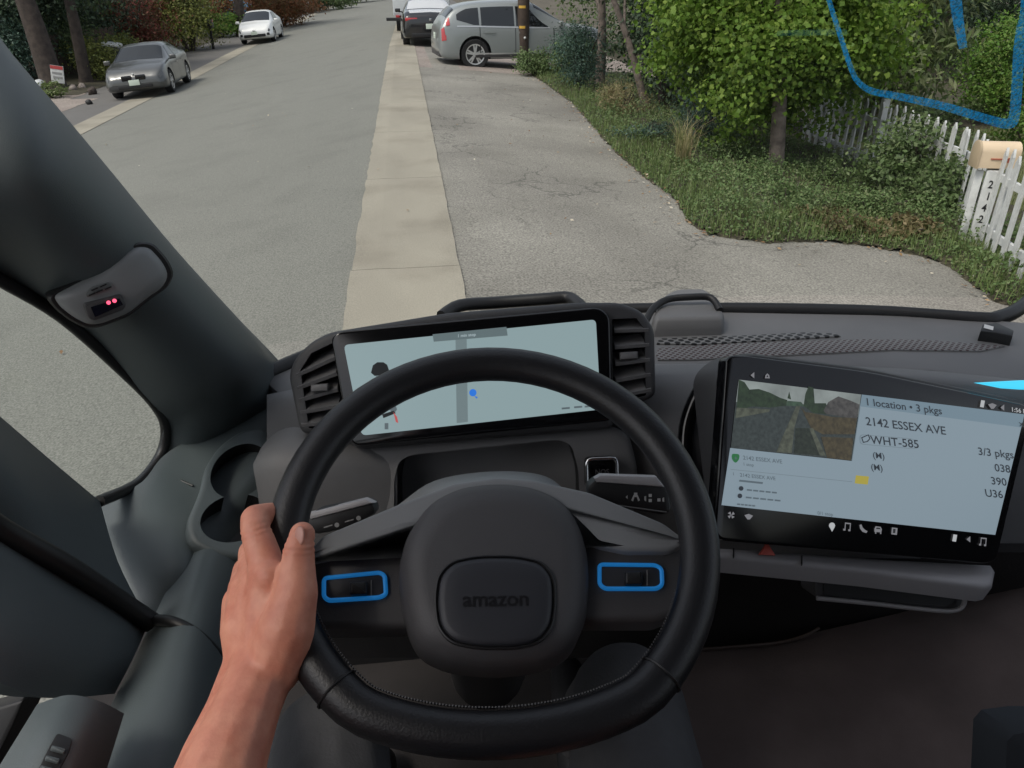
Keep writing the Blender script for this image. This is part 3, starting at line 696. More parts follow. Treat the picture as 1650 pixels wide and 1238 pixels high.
# saloon stations: rear bumper .. boot .. rear glass .. roof .. windscreen .. bonnet .. nose
SALOON = [(-2.30, .38, .62, .70, .68, .70, .60), (-2.25, .28, .86, .84, .80, .93, .66), (-2.0, .24, .95, .90, .86, 1.06, .74), (-1.55, .22, .96, .90, .88, 1.11, .72), (-.85, .20, .95, .90, .88, 1.38, .60),
          (-.1, .20, .93, .90, .88, 1.44, .60), (.45, .20, .91, .90, .88, 1.38, .60), (1.15, .20, .90, .90, .87, 1.0, .72), (1.75, .20, .84, .90, .85, .90, .70), (2.10, .22, .72, .87, .80, .78, .62), (2.28, .28, .58, .76, .70, .62, .52), (2.32, .36, .50, .66, .60, .52, .45)]
def saloon_extras(white=False, bmw=False, pm=None):
    def ex(t, SF, strip, full):
        full('windscreen', 6.08, 6.95, 5.12, M['carglass']); full('rear_window', 3.1, 3.9, 5.12, M['carglass'])
        for s in (1, -1):
            strip('side_window', 5.05, 6.3, 4.14, 4.98, M['carglass'], s, .006, 10, 4, f0=lambda k, a, b: (a, b-(.0 if k < .55 else (k-.55)*1.5)))
            strip('side_window', 3.95, 4.95, 4.14, 4.98, M['carglass'], s, .006, 10, 4, f0=lambda k, a, b: (a, b-(.0 if k > .4 else (.4-k)*1.6)))
            for u in (6.55, 5.0, 3.75): seam(strip, u, 2.1, 4.0, s)
            strip('door_handle', 5.12, 5.35, 3.62, 3.72, M['chrome'], s, .02, 2, 1); strip('door_handle', 3.95, 4.15, 3.62, 3.72, M['chrome'], s, .02, 2, 1)
            strip('headlight', 9.15, 9.85, 3.55, 3.98, M['headlamp'], s, .008, 6, 3)
            strip('taillight', .45, 1.35, 3.5, 4.2, M['tail'], s, .008, 6, 3)
            mirror(t, .9, .88, 1.0, pm, s)
        if bmw:
            for s in (1, -1):
                bm = bmesh.new(); add_box(bm, (s*.20, 2.30, .60), (.30, .07, .15), None, .03, 2); link('kidney_grille', bmesh_to('kidney_grille', bm), M['gloss'], t, 40)
                bm = bmesh.new(); add_box(bm, (s*.62, 2.25, .36), (.26, .06, .06), None, .015, 1); link('air_intake', bmesh_to('air_intake', bm), M['black'], t, 40)
            box('lower_grille', (0, 2.325, .35), (1.0, .05, .10), M['black'], t, .015)
            plate(t, 2.36, .47, 1); bm = bmesh.new(); bmesh.ops.create_uvsphere(bm, u_segments=10, v_segments=6, radius=.032, matrix=Matrix.Translation((0, 2.25, .70))); link('badge', bmesh_to('badge', bm), M['white'], t, 60)
        else:
            box('lower_grille', (0, 2.30, .38), (1.1, .07, .14), M['black'], t, .03)
            box('badge', (0, 2.29, .60), (.14, .03, .08), M['chrome'], t, .01)
            for s in (1, -1): box('fog_lamp', (s*.68, 2.22, .42), (.14, .06, .12), M['black'], t, .02)
            plate(t, 2.35, .5, 1)
    return ex
pg = paint('grey_car_paint', (.075, .078, .078), .25, .3); pw = paint('white_car_paint', (.75, .76, .75), 0, .35); pk = paint('black_car_paint', (.012, .012, .014), .1, .2); ps = paint('silver_car_paint', (.24, .26, .26), .25, .34)
slope = math.atan(.14)
p1 = gh(228, 160); c = Vector((p1.x-.25, p1.y+2.4, 0)); c.z = gz(c.x, c.y)+.0
car('grey_sedan', 'dark grey sedan parked facing us on the left shoulder', SALOON, pg, c, math.pi+.07, 1.82, (1.42, -1.40), .335, -math.atan(.09), extras=saloon_extras(bmw=True, pm=pg))
HATCH = [(-2.2, .38, .70, .70, .70, .78, .62), (-2.15, .28, .95, .82, .80, 1.06, .62), (-1.7, .22, .98, .87, .84, 1.22, .62), (-1.2, .20, .97, .87, .85, 1.36, .60), (-.6, .20, .96, .87, .85, 1.46, .60),
         (-.1, .20, .94, .87, .85, 1.49, .60), (.4, .20, .92, .87, .85, 1.45, .60), (1.35, .20, .90, .87, .84, 1.02, .70), (1.8, .20, .82, .87, .80, .90, .66), (2.05, .22, .70, .83, .74, .78, .58), (2.2, .28, .56, .74, .66, .62, .5), (2.24, .36, .5, .64, .58, .52, .44)]
p1 = gh(412, 73); c = Vector((p1.x, p1.y+2.6, 0)); c.z = gz(c.x, c.y)
car('white_hatchback', 'white hatchback parked facing us further up the left side', HATCH, pw, c, math.pi, 1.76, (1.36, -1.34), .32, -math.atan(.08), extras=saloon_extras(pm=pw))
p1 = at(705, 70, 26.5); c = Vector((.64, 28.3+2.3, .0)); c.z = gz(c.x, c.y)
def black_extras(t, SF, strip, full):
    full('windscreen', 6.08, 6.95, 5.12, M['carglass']); full('rear_window', 3.05, 3.95, 5.12, M['skyreflection'])
    full('roof_sky_reflection', 4.05, 5.9, 5.9, M['skyreflection'])
    for s in (1, -1):
        strip('side_window', 5.05, 6.3, 4.14, 4.98, M['carglass'], s); strip('side_window', 3.95, 4.95, 4.14, 4.98, M['carglass'], s)
        bm = bmesh.new(); add_box(bm, (s*.62, -2.24, .83), (.42, .08, .11), None, .03, 2); link('taillight', bmesh_to('taillight', bm), M['tail'], t, 40)
        mirror(t, .9, .88, 1.0, pk, s)
    o = box('licence_plate', (0, -2.315, .62), (.32, .012, .16), M['plate'], t, .003)
    box('bumper_insert', (0, -2.28, .36), (1.3, .06, .14), M['black'], t, .03); box('badge', (0, -2.3, .82), (.09, .03, .07), M['chrome'], t, .01)
    full('boot_lid', 1.6, 2.9, 5.6, M['skyreflection'], .004)
M['skyreflection'] = mat('painted_sky_reflection', (.55, .56, .57), .25, coat=1)  # sky reflection painted into the colour of the black car's upper panels
car('black_sedan', 'black sedan with sky reflection painted on its roof, parked across the gutter, rear towards us', SALOON, pk, c, .03, 1.84, (1.42, -1.40), .345, 0, extras=black_extras, rim='dark')
SUVS = [(-2.36, .45, .72, .74, .74, .80, .66), (-2.30, .34, .96, .88, .86, 1.05, .76), (-2.16, .28, 1.05, .93, .90, 1.28, .72), (-1.9, .26, 1.06, .95, .91, 1.52, .66), (-1.4, .25, 1.05, .95, .92, 1.63, .66), (-.5, .25, 1.02, .95, .92, 1.68, .66),
        (.2, .25, 1.00, .95, .92, 1.63, .66), (1.15, .25, .99, .95, .91, 1.12, .78), (1.8, .26, .95, .94, .88, 1.04, .74), (2.15, .28, .88, .90, .82, .95, .66), (2.3, .34, .72, .80, .74, .78, .58), (2.34, .42, .62, .70, .66, .64, .5)]
def suv_extras(t, SF, strip, full):
    full('windscreen', 6.08, 6.95, 5.12, M['carglass']); full('rear_window', 2.1, 2.9, 5.3, M['carglass'])
    for s in (1, -1):
        strip('side_window', 5.35, 6.45, 4.12, 4.96, M['carglass'], s, f0=lambda k, a, b: (a, b-(0 if k < .4 else (k-.4)*1.3)))
        strip('side_window', 4.25, 5.28, 4.12, 4.96, M['carglass'], s)
        strip('quarter_window', 3.1, 4.18, 4.14, 4.96, M['carglass'], s, f0=lambda k, a, b: (a+(0 if k > .8 else (.8-k)*.35), b-(0 if k > .5 else (.5-k)*.5)))
        for u in (6.6, 5.32, 4.2): seam(strip, u, 2.2, 4.05, s)
        strip('sill_trim', 4.0, 7.0, 1.9, 2.25, M['dashdark'], s, .008, 12, 2)
        strip('sill_chrome', 4.0, 7.0, 2.3, 2.42, M['rimsilver'], s, .01, 12, 1)
        strip('door_handle', 5.45, 5.75, 3.7, 3.82, ps, s, .03, 2, 1); strip('door_handle', 4.3, 4.6, 3.7, 3.82, ps, s, .03, 2, 1)
        strip('window_chrome', 3.1, 6.5, 4.02, 4.09, M['rimsilver'], s, .008, 14, 1)
        # L-shaped tail lamp: tall upper blade and lower hook wrapping round the side
        strip('taillight', 1.15, 1.95, 3.3, 4.15, M['tail'], s, .012, 6, 5, f0=lambda k, a, b: (a, b) if k < .75 else (a, a+.25)); strip('taillight', 2.0, 2.45, 4.15, 4.8, M['tail'], s, .012, 4, 4, f0=lambda k, a, b: (a, b) )
        mirror(t, .93, .95, 1.12, ps, s)
        strip('headlight', 9.0, 9.8, 3.3, 4.0, M['headlamp'], s, .008, 6, 3)
    plate(t, -2.36, .82, -1); box('lower_bumper', (0, -2.28, .42), (1.5, .16, .2), M['dashdark'], t, .04)
hd = math.radians(-84); q = gh(762, 99); wb = Vector((math.sin(-hd), math.cos(hd), 0))
fwd = Vector((-math.sin(hd), math.cos(hd), 0)); side = Vector((fwd.y, -fwd.x, 0))
q = at(766, 99, 21.0); cc = Vector((q.x, q.y, 0))-side*(.93)*1.0+fwd*1.40; cc.z = gz(cc.x-fwd.x*1.4, cc.y)-.09
car('silver_suv', 'silver SUV parked nose-in on the driveway behind the utility pole', SUVS, ps, cc, hd, 1.9, (1.45, -1.40), .385, 0, extras=suv_extras)
# blue car half hidden behind the trunk, far left
p1 = gh(392, 40); c = Vector((p1.x-1.5, p1.y+2, 0)); c.z = gz(c.x, c.y)
car('blue_car', 'blue car half hidden behind the trunk by the white hatchback', HATCH, paint('blue_car_paint', (.02, .16, .32), .2), c, math.pi*.55, 1.76, (1.36, -1.34), .32, 0)
# white box truck beyond the black sedan
q = Vector((.55, 36.0, 0)); q.z = gz(q.x, q.y); tr = thing('box_truck', 'white box truck parked ahead of the black sedan', 'truck', q)
M['trucktin'] = mat('truck_white', (.62, .65, .66), .5, .06, 2)
box('cargo_box', q+Vector((0, 2.6, 1.95)), (2.35, 5.4, 2.6), M['trucktin'], tr, .03); box('cab', q+Vector((0, 6.3, 1.35)), (2.05, 1.9, 1.7), M['trucktin'], tr, .2)
for s in (-1, 1):
    box('rear_door', q+Vector((s*.575, -.11, 1.95)), (1.13, .03, 2.45), M['trucktin'], tr, .006)
    box('taillight', q+Vector((s*1.0, -.12, .62)), (.16, .05, .10), M['tail'], tr, .01)
    for yy in (1.1, 6.2):
        w = tube('wheel', [q+Vector((s*.82, yy, .42)), q+Vector((s*1.08, yy, .42))], .42, M['tyre'], tr, 24)
box('bumper', q+Vector((-.12, -.3, .52)), (2.7, .22, .12), M['black'], tr, .02); box('chassis', q+Vector((0, 3.2, .52)), (.9, 6.4, .16), M['black'], tr)

# ------------------------------------------------------------------ left side of the street
def lt(px, py): return gh(px, py)
tree('large_tree', 'thick dark trunk nearest the pillar on the left side', lt(88, 142), 7, .42, at(40, -60, 28), (3.6, 2.5, 2.2), M['dark'], 120, 90, .14, bark=M['darkbark'], cl=.45, lean=(-.9, .3))
tree('large_tree', 'straight brown trunk between the yard sign and the grey sedan', lt(139, 133), 7, .24, at(120, -70, 30), (3, 2.5, 1.8), M['mid'], 80, 80, .14, bark=M['darkbark'], cl=.45)
tree('large_tree', 'dark trunk standing just behind the white hatchback', lt(390, 58), 7, .33, at(390, -90, 47), (4, 3, 3), M['mid'], 80, 80, .2, bark=M['darkbark'], cl=.6)
tree('large_tree', 'dark slim trunk above the red shrub', lt(283, 60), 6, .2, at(285, -60, 44), (3, 2.5, 2), M['mid'], 70, 80, .16, bark=M['darkbark'], cl=.5)
shrub('red_shrub', 'tall dusky red shrub behind the grey sedan', 'shrub', lt(215, 92), 3.4, 3.4, M['red'], 110, 100, .12)
shrub('red_shrub', 'second red shrub close to the yellow green one', 'shrub', lt(252, 80), 3.2, 2.6, M['red'], 80, 100, .12)
shrub('yellow_shrub', 'yellow green leafy shrub beside the black mailbox', 'shrub', lt(308, 82), 4.3, 3.3, M['yellow'], 120, 100, .12)
shrub('yellow_shrub', 'small yellow shrub right behind the grey sedan roof', 'shrub', lt(205, 118), 1.5, 1.7, M['yellow'], 40, 90, .1)
shrub('olive_bush', 'olive bush between the two nearest left trunks', 'bush', lt(112, 118), 2.6, 2.0, M['mid'], 60, 90, .11)
shrub('olive_bush', 'olive bush behind the straight brown trunk', 'bush', lt(162, 128), 1.5, 1.6, M['yellow'], 40, 90, .1)
shrub('blue_bush', 'blue green leafy bush left of the thick trunk', 'bush', lt(22, 128), 2.6, 2.2, M['blueleaf'], 80, 90, .10)
shrub('dark_bush', 'dark bush added to darken the corner above the van pillar', 'bush', lt(20, 120), 4.2, 4.5, M['dark'], 110, 90, .15)  # added foliage, put in to darken this corner of the view
shrub('dark_bush', 'dark tall bush behind the brown fence on the left', 'bush', lt(130, 100), 4.2, 4.5, M['dark'], 110, 90, .15)
shrub('green_bush', 'small green bush left of the white hatchback', 'bush', lt(360, 60), 1.5, 2.4, M['bright'], 50, 80, .13)
shrub('rust_hedge', 'rust coloured hedge behind the white hatchback', 'hedge', lt(455, 42), 2.4, 5.2, M['rust'], 110, 80, .16)
shrub('rust_hedge', 'rust coloured bush left of the blue car', 'hedge', lt(345, 42), 2.6, 3.6, M['rust'], 70, 80, .16)
shrub('far_hedge', 'grey green hedge behind the white mailbox', 'hedge', lt(520, 17), 2.4, 6.5, M['mid'], 100, 70, .22)
shrub('far_hedge', 'rounded far hedge where the street bends', 'hedge', lt(560, 6), 3, 8, M['mid'], 100, 70, .25)
shrub('far_hedge', 'olive hedge plant between the rust hedge and far hedge', 'hedge', lt(480, 22), 2.6, 4.5, M['rust'], 80, 70, .2)
shrub('grass_bush', 'small leafy plant at the gravel edge by the yard sign', 'bush', lt(84, 158), .5, 1.0, M['grass'], 16, 60, .08)
M['fencewood'] = mat('brown_fence_wood', (.09, .06, .045), .85, .3, 6)
a, b = lt(78, 128), lt(196, 104); bf = thing('board_fence', 'brown wooden board fence behind the left tree trunks', 'fence', a)
u = b-a; n = int(u.length/.16); bmsh = None
for i in range(n):
    p = a+u*(i/n); p.z = gz(p.x, p.y); ang = math.atan2(u.y, u.x)
    if bmsh is None:
        bm = bmesh.new(); add_box(bm, (0, 0, .75), (.145, .022, 1.5)); bmsh = bmesh_to('board', bm); bmsh.materials.append(M['fencewood'])
    o = bpy.data.objects.new('board', bmsh); COL.objects.link(o); o.parent = bf; o.matrix_parent_inverse = world_of(bf).inverted(); o.location = p; o.rotation_euler = (0, 0, ang); o.scale = (1, 1, .96+.06*random.random())
# houses
M['paintwall'] = mat('pale_siding', (.52, .54, .55), .7, .08, 2); M['brickred'] = mat('red_brown_wall', (.30, .13, .075), .8, .2, 5); M['shingle'] = mat('grey_shingle', (.12, .11, .10), .9, .3, 6)
def house(name, label, base, rotz, w, d, h, wallm):
    b = Vector(base); t = thing(name, label, 'house', b); r = Matrix.Rotation(rotz, 3, 'Z'); q = lambda v: b+r @ Vector(v)
    box('wall', q((0, 0, h/2-.3)), (w, d, h+.6), wallm, t, 0, r)
    vs = [q(v) for v in [(-w/2-.5, -d/2-.5, h), (w/2+.5, -d/2-.5, h), (w/2+.5, d/2+.5, h), (-w/2-.5, d/2+.5, h), (-w/2-.5, 0, h+1.8), (w/2+.5, 0, h+1.8)]]
    link('roof', mesh('roof', vs, [(0, 1, 5, 4), (2, 3, 4, 5), (0, 4, 3), (1, 2, 5), (3, 2, 1, 0)]), M['shingle'], t)
    for k in (-.28, .1, .36):
        f = box('window', q((w*k, -d/2-.02, h*.55)), (1.3, .08, 1.2), M['white'], t, .01, r); f2 = box('pane', q((w*k, -d/2-.065, h*.55)), (1.12, .02, 1.02), M['carglass'], f, 0, r)
        f = box('window', q((w/2+.02, d*k, h*.55)), (.08, 1.3, 1.2), M['white'], t, .01, r); f2 = box('pane', q((w/2+.065, d*k, h*.55)), (.02, 1.12, 1.02), M['carglass'], f, 0, r)
    box('door', q((-w*.08, -d/2-.03, 1.0)), (.95, .08, 2.0), M['fencewood'], t, .01, r)
hb = lt(90, 90); house('house', 'pale house half hidden behind the left tree trunks', (hb.x-5, hb.y+4, hb.z), .1, 11, 8, 3.2, M['paintwall'])
hb = lt(450, 28); house('house', 'red brown house behind the rust hedge on the left', (hb.x-7, hb.y+6, hb.z), 0, 13, 9, 3.3, M['brickred'])
hb = lt(330, 45); house('house', 'dark red house behind the yellow green shrub', (hb.x-8, hb.y+4, hb.z), 0, 10, 8, 3.0, M['brickred'])
hb = gh(1510, 95); house('house', 'grey house behind the drooping tree on the right', (hb.x+4, hb.y+9, hb.z), -.2, 12, 8, 3.2, mat('beige_stucco', (.34, .31, .27), .85, .1, 3))
# yard sign, mailboxes, bin, stones
q = lt(99, 146); ys = thing('yard_sign', 'white yard sign with red heading under the thick trunk', 'sign', q)
box('panel', q+Vector((0, 0, .52)), (.42, .02, .56), M['white'], ys, .004, Matrix.Rotation(.15, 3, 'Y')); box('heading', q+Vector((.03, -.014, .74)), (.40, .01, .11), mat('red_print', (.4, .05, .05), .6), ys, 0, Matrix.Rotation(.15, 3, 'Y'))
for z in (.42, .56): box('printed_line', q+Vector((0, -.014, z)), (.30, .01, .07), mat('grey_print', (.25, .25, .25), .6), ys, 0, Matrix.Rotation(.15, 3, 'Y'))
for s in (-.15, .15): box('stake', q+Vector((s, 0, .1)), (.015, .015, .5), M['black'], ys)
q = lt(344, 79); bmx = thing('black_mailbox', 'black mailbox on a black post beside the parking strip', 'mailbox', q)
box('post', q+Vector((0, 0, .5)), (.12, .12, 1.05), M['black'], bmx); box('body', q+Vector((-.03, 0, 1.15)), (.38, .5, .38), M['black'], bmx, .08); box('flag', q+Vector((.18, -.1, 1.3)), (.02, .06, .16), M['tail'], bmx)
q = lt(497, 28); wmx = thing('white_mailbox', 'white mailbox on a white post far up the street', 'mailbox', q)
box('post', q+Vector((0, 0, .6)), (.24, .24, 1.25), M['white'], wmx, .02); box('body', q+Vector((0, 0, 1.4)), (.55, .6, .42), M['white'], wmx, .1)
q = lt(186, 128); wbn = thing('wheelie_bin', 'dark wheeled bin with white lid behind the grey sedan', 'bin', q+Vector((0, .4, 0)))
q = q+Vector((0, .4, 0))
dome('body', [[q+Vector((x*k, y*k, z)) for x, y in ((-.3, -.32), (.3, -.32), (.3, .32), (-.3, .32))] for z, k in ((.1, .8), (1.15, 1))], M['dashdark'], wbn, 30)
box('lid', q+Vector((0.02, 0, 1.2)), (.6, .64, .14), M['white'], wbn, .05, Matrix.Rotation(.15, 3, 'Y')); box('label_strip', q+Vector((.05, -.335, .5)), (.34, .02, .12), M['white'], wbn)
for s in (-.25, .25): tube('wheel', [q+Vector((s-.04, .3, .12)), q+Vector((s+.04, .3, .12))], .12, M['tyre'], wbn, 14)
for i, (px, py, s, lb) in enumerate([(144, 168, .16, 'small black rock lying on the gravel drive'), (118, 146, .22, 'grey edging stone right of the yard sign'), (133, 143, .22, 'edging stone in front of the straight trunk'), (150, 152, .26, 'brown stone by the bumper of the grey sedan'), (65, 144, .34, 'pale stone close to the van pillar')]):
    q = lt(px, py); bm = bmesh.new(); bmesh.ops.create_icosphere(bm, subdivisions=2, radius=s*.6, matrix=Matrix.Translation(q+Vector((0, 0, s*.3))))
    for v in bm.verts: v.co += Vector((random.uniform(-1, 1), random.uniform(-1, 1), random.uniform(-1, .6)))*s*.12
    tag(link('stone', bmesh_to('stone', bm), [M['black'], M['gravel'], M['gravel'], M['darkbark'], M['paintwall']][i], None, 60), lb, 'stone')
#VAN
# ------------------------------------------------------------------ delivery van cab (one thing; everything screwed to it is a part)
van = thing('delivery_van', 'dark grey cab of the delivery van we sit in', 'van', (0.3, 0, 0))
def vpart(name, *a, **k): return slab(name, *a, parent=van, **k)
DZ = EYE-.52                                              # dash top height
HZ = (Vector((0, 0, DZ)), Vector((0, 0, 1)))
# shell: floor, roof, bulkhead, side walls, firewall
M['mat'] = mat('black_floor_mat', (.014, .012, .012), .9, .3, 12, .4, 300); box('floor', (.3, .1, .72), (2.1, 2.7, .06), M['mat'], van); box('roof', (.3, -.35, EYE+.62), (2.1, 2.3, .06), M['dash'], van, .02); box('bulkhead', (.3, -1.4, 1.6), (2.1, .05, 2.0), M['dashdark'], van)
box('side_wall', (1.36, -.1, 1.12), (.05, 2.6, .75), M['dashdark'], van); box('side_wall', (-.80, -.5, 1.1), (.05, 1.8, .6), M['dashdark'], van)
box('door_pillar', (-.80, -.72, 2.0), (.06, .12, 1.3), M['trim'], van, .02); box('door_pillar', (1.36, -.72, 2.0), (.06, .12, 1.3), M['trim'], van, .02)
box('firewall', (.5, 1.2, 1.03), (1.7, .05, .6), M['black'], van)
box('nose', (.5, 1.36, .72), (1.7, .26, .5), M['black'], van, .05)
# windscreen: curved pane rising from the dash, black band along its foot
def ws_left(v):
    lo, hi = -1.2, 0.2
    for _ in range(40):
        x = (lo+hi)/2; d = Vector((x, 1.20-.48*v, DZ-.03+1.16*v))-CAM; c = R3.transposed() @ d; pxx = 825+F*c.x/-c.z; pyy = 619-F*c.y/-c.z
        tgt = float(np.interp(pyy, [-600, 240, 455, 630, 900], [-700, 0, 205, 390, 620]))
        if pxx > tgt: hi = x
        else: lo = x
    return x
def wsp(u, v):                                            # u across 0..1, v up 0..1
    l = ws_left(v); x = l+(1.38-l)*u; bow = .16*(1-(2*u-1)**2); return Vector((x, 1.20-.48*v+bow*(1-.3*v), DZ-.03+1.16*v))
G = [[wsp(i/16, j/8) for i in range(17)] for j in range(9)]
ws = grid('windscreen', G, M['cabglass'], van, 0, 180)
def ws_hit(px, py):
    lo, hi = .4, 2.5; r = ray(px, py)
    for _ in range(40):
        t = (lo+hi)/2; p = CAM+r*t; v = (p.z-DZ+.03)/1.16; u = (p.x+.62)/2; bow = .16*(1-(2*u-1)**2)
        if p.y > 1.20-.48*v+bow*(1-.3*v): hi = t
        else: lo = t
    return CAM+r*(lo-.004)
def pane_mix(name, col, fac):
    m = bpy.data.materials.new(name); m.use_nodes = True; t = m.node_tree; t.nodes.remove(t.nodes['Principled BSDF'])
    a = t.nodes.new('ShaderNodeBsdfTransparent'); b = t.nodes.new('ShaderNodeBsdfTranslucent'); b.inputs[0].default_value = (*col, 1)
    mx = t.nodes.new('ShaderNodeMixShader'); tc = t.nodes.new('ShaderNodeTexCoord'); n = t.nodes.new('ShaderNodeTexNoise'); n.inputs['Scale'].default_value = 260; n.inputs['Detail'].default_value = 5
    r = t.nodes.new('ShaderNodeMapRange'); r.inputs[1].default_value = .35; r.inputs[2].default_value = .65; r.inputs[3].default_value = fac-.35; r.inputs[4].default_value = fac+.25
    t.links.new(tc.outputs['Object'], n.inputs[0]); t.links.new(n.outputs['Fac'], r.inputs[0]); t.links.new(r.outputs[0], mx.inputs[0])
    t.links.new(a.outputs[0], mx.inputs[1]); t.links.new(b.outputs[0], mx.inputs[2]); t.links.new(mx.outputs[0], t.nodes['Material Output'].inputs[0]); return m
M['bluereflection'] = pane_mix('painted_blue_reflection', (.02, .28, .58), .62)  # blue reflection in the windscreen, painted as ribbons on the pane
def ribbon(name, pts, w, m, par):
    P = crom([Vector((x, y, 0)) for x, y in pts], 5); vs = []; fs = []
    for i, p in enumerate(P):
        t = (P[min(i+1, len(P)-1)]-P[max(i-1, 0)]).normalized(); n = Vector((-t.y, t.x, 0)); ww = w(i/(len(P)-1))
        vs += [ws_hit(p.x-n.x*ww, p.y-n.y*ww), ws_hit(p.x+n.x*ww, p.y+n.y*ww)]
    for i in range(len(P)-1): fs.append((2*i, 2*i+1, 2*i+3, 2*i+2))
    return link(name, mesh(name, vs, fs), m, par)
o = ribbon('blue_reflection', [(1326, -30), (1352, 52), (1372, 112), (1383, 132), (1405, 147), (1450, 156), (1515, 170), (1570, 186), (1607, 197), (1625, 199), (1634, 190), (1638, 150), (1642, 80), (1650, 20), (1653, -30)], lambda k: 4+5*math.sin(min(1, k*1.2)*math.pi/2)**2 - (2.5 if k > .9 else 0), M['bluereflection'], ws)
ribbon('blue_reflection', [(1537, -30), (1541, 10), (1546, 45), (1552, 78)], lambda k: 11-4*k, M['bluereflection'], ws)
bm = bmesh.new()
band = [Vector((x, 0, 0)) for x in ()]
add_tube(bm, crom([hit(425, 606, HZ), hit(560, 552, HZ), hit(720, 520, HZ), hit(940, 503, HZ), hit(1150, 499, HZ), hit(1400, 503, HZ), hit(1570, 514, HZ), hit(1610, 512, HZ), hit(1650, 492, HZ), hit(1700, 440, HZ)], 5), .013, 8)
link('windscreen_seal', bmesh_to('windscreen_seal', bm), M['seal'], van, 60)
# wiper behind the instrument hood
tube('wiper', crom([at(712, 510, 1.30), at(740, 493, 1.33), at(800, 488, 1.36), at(880, 482, 1.36), at(915, 480, 1.36), at(932, 490, 1.33), at(945, 505, 1.3)], 4), .011, M['black'], van)
vpart('wiper_cowl', [(1172, 497), (1185, 491), (1236, 489), (1243, 500), (1240, 507), (1178, 507)], dpl(1.40), .04, mat('grey_green_plastic', (.06, .075, .072), .6), bev=.004)
# dash top, with its front lip and perforated defrost strip
TOP = [(420, 608), (560, 556), (720, 524), (940, 504), (1050, 500), (1180, 502), (1400, 506), (1560, 512), (1655, 519), (1800, 545), (1800, 632), (1650, 618), (1500, 596), (1180, 590), (900, 590), (455, 640)]
slab('dash_top', TOP, HZ, .03, M['dash'], van, .006)
M['grille'] = None
def perf_mat(name, base, hole, sx):
    m = mat(name, base, .6); t = m.node_tree; b = t.nodes['Principled BSDF']; tc = t.nodes.new('ShaderNodeTexCoord')
    mp = t.nodes.new('ShaderNodeMapping'); mp.inputs['Rotation'].default_value = (0, 0, .8); mp.inputs['Scale'].default_value = (sx, sx, sx); t.links.new(tc.outputs['Object'], mp.inputs[0])
    v = t.nodes.new('ShaderNodeTexVoronoi'); v.inputs['Randomness'].default_value = 0; v.inputs['Scale'].default_value = 1; t.links.new(mp.outputs[0], v.inputs['Vector'])
    r = t.nodes.new('ShaderNodeValToRGB'); r.color_ramp.elements[0].position = .36; r.color_ramp.elements[1].position = .46
    r.color_ramp.elements[0].color = (*hole, 1); r.color_ramp.elements[1].color = (*base, 1); t.links.new(v.outputs['Distance'], r.inputs[0]); t.links.new(r.outputs[0], b.inputs['Base Color']); return m
M['grille'] = perf_mat('perforated_dash', (.17, .17, .17), (.035, .012, .012), 130)
M['grille2'] = perf_mat('slotted_dash', (.17, .17, .17), (.004, .004, .004), 85)
slab('speaker_grille', [(1056, 572), (1062, 563), (1200, 555), (1380, 549), (1490, 550), (1618, 560), (1580, 568), (1440, 566), (1200, 578), (1120, 582), (1060, 582)], HZ, .004, M['grille'], van, .001, lift=.003)
slab('defrost_slot', [(1058, 556), (1062, 548), (1200, 543), (1300, 538), (1348, 540), (1354, 544), (1250, 550), (1130, 557)], HZ, .004, M['grille2'], van, .001, lift=.003)
# sensor hump and the little black gadget with a white label
rings = []
for k, z in ((1.0, 0), (.98, .010), (.94, .024), (.87, .029), (.8, .030)):
    P = round_poly([(1046, 538), (1062, 500), (1085, 488), (1136, 487), (1152, 505), (1168, 532), (1164, 540), (1052, 543)], 14); cx, cy = 1108, 515
    rings.append([hit(cx+(x-cx)*k, cy+(y-cy)*k, HZ)+Vector((0, 0, z)) for x, y in P])
dome('sensor_housing', rings, M['dash'], van, 40)
tube('sensor_seal', crom([at(1040, 520, 1.27), at(1052, 498, 1.29), at(1075, 483, 1.31), at(1110, 479, 1.31), at(1145, 480, 1.31), at(1160, 500, 1.29)], 4), .006, M['seal'], van)
gd = thing('dash_gadget', 'small black boxy gadget with a white label on the dash corner', 'device', hit(1605, 540, HZ))
o = slab('case', [(1580, 533), (1584, 522), (1606, 519), (1634, 532), (1632, 541), (1606, 536)], (HZ[0]+Vector((0, 0, .018)), HZ[1]), .018, M['black'], gd, .003)
vs = [at(x, y, 1.155) for x, y in [(1586, 531), (1601, 535), (1601, 528), (1586, 524)]]
flat('label', [(0, [(1585, 529), (1600, 533), (1601, 527), (1586, 523)])], (HZ[0]+Vector((0, 0, .0185)), HZ[1]), [mat('paper_label', (.55, .55, .55), .6)], gd)
# dash face below the lip
RX = [430, 620, 820, 1000, 1120, 1250, 1450, 1650, 1850]
def drow(ys, ds): return [(x, y, d) for x, y, d in zip(RX, ys, ds)]
dl = lambda px, py: (hit(px, py, HZ)-CAM).dot(ray(825, 619))/ray(825, 619).length_squared
lip = [636, 600, 590, 588, 586, 588, 594, 613, 640]
patch('dash_face', [drow(lip, [dl(x, y) for x, y in zip(RX, lip)]), drow([650, 618, 610, 606, 604, 606, 612, 632, 660], [1.06, 1.06, 1.07, 1.06, 1.05, 1.05, 1.06, 1.07, 1.09]),
     drow([720]*9, [1.03, 1.05, 1.06, 1.03, 1.0, 1.05, 1.08, 1.10, 1.12]), drow([800]*9, [1.02, 1.06, 1.06, 1.03, 1.02, 1.06, 1.09, 1.11, 1.13]), drow([900]*9, [1.06, 1.08, 1.10, 1.08, 1.06, 1.08, 1.10, 1.13, 1.15])], M['dash'], van, 4, .02)
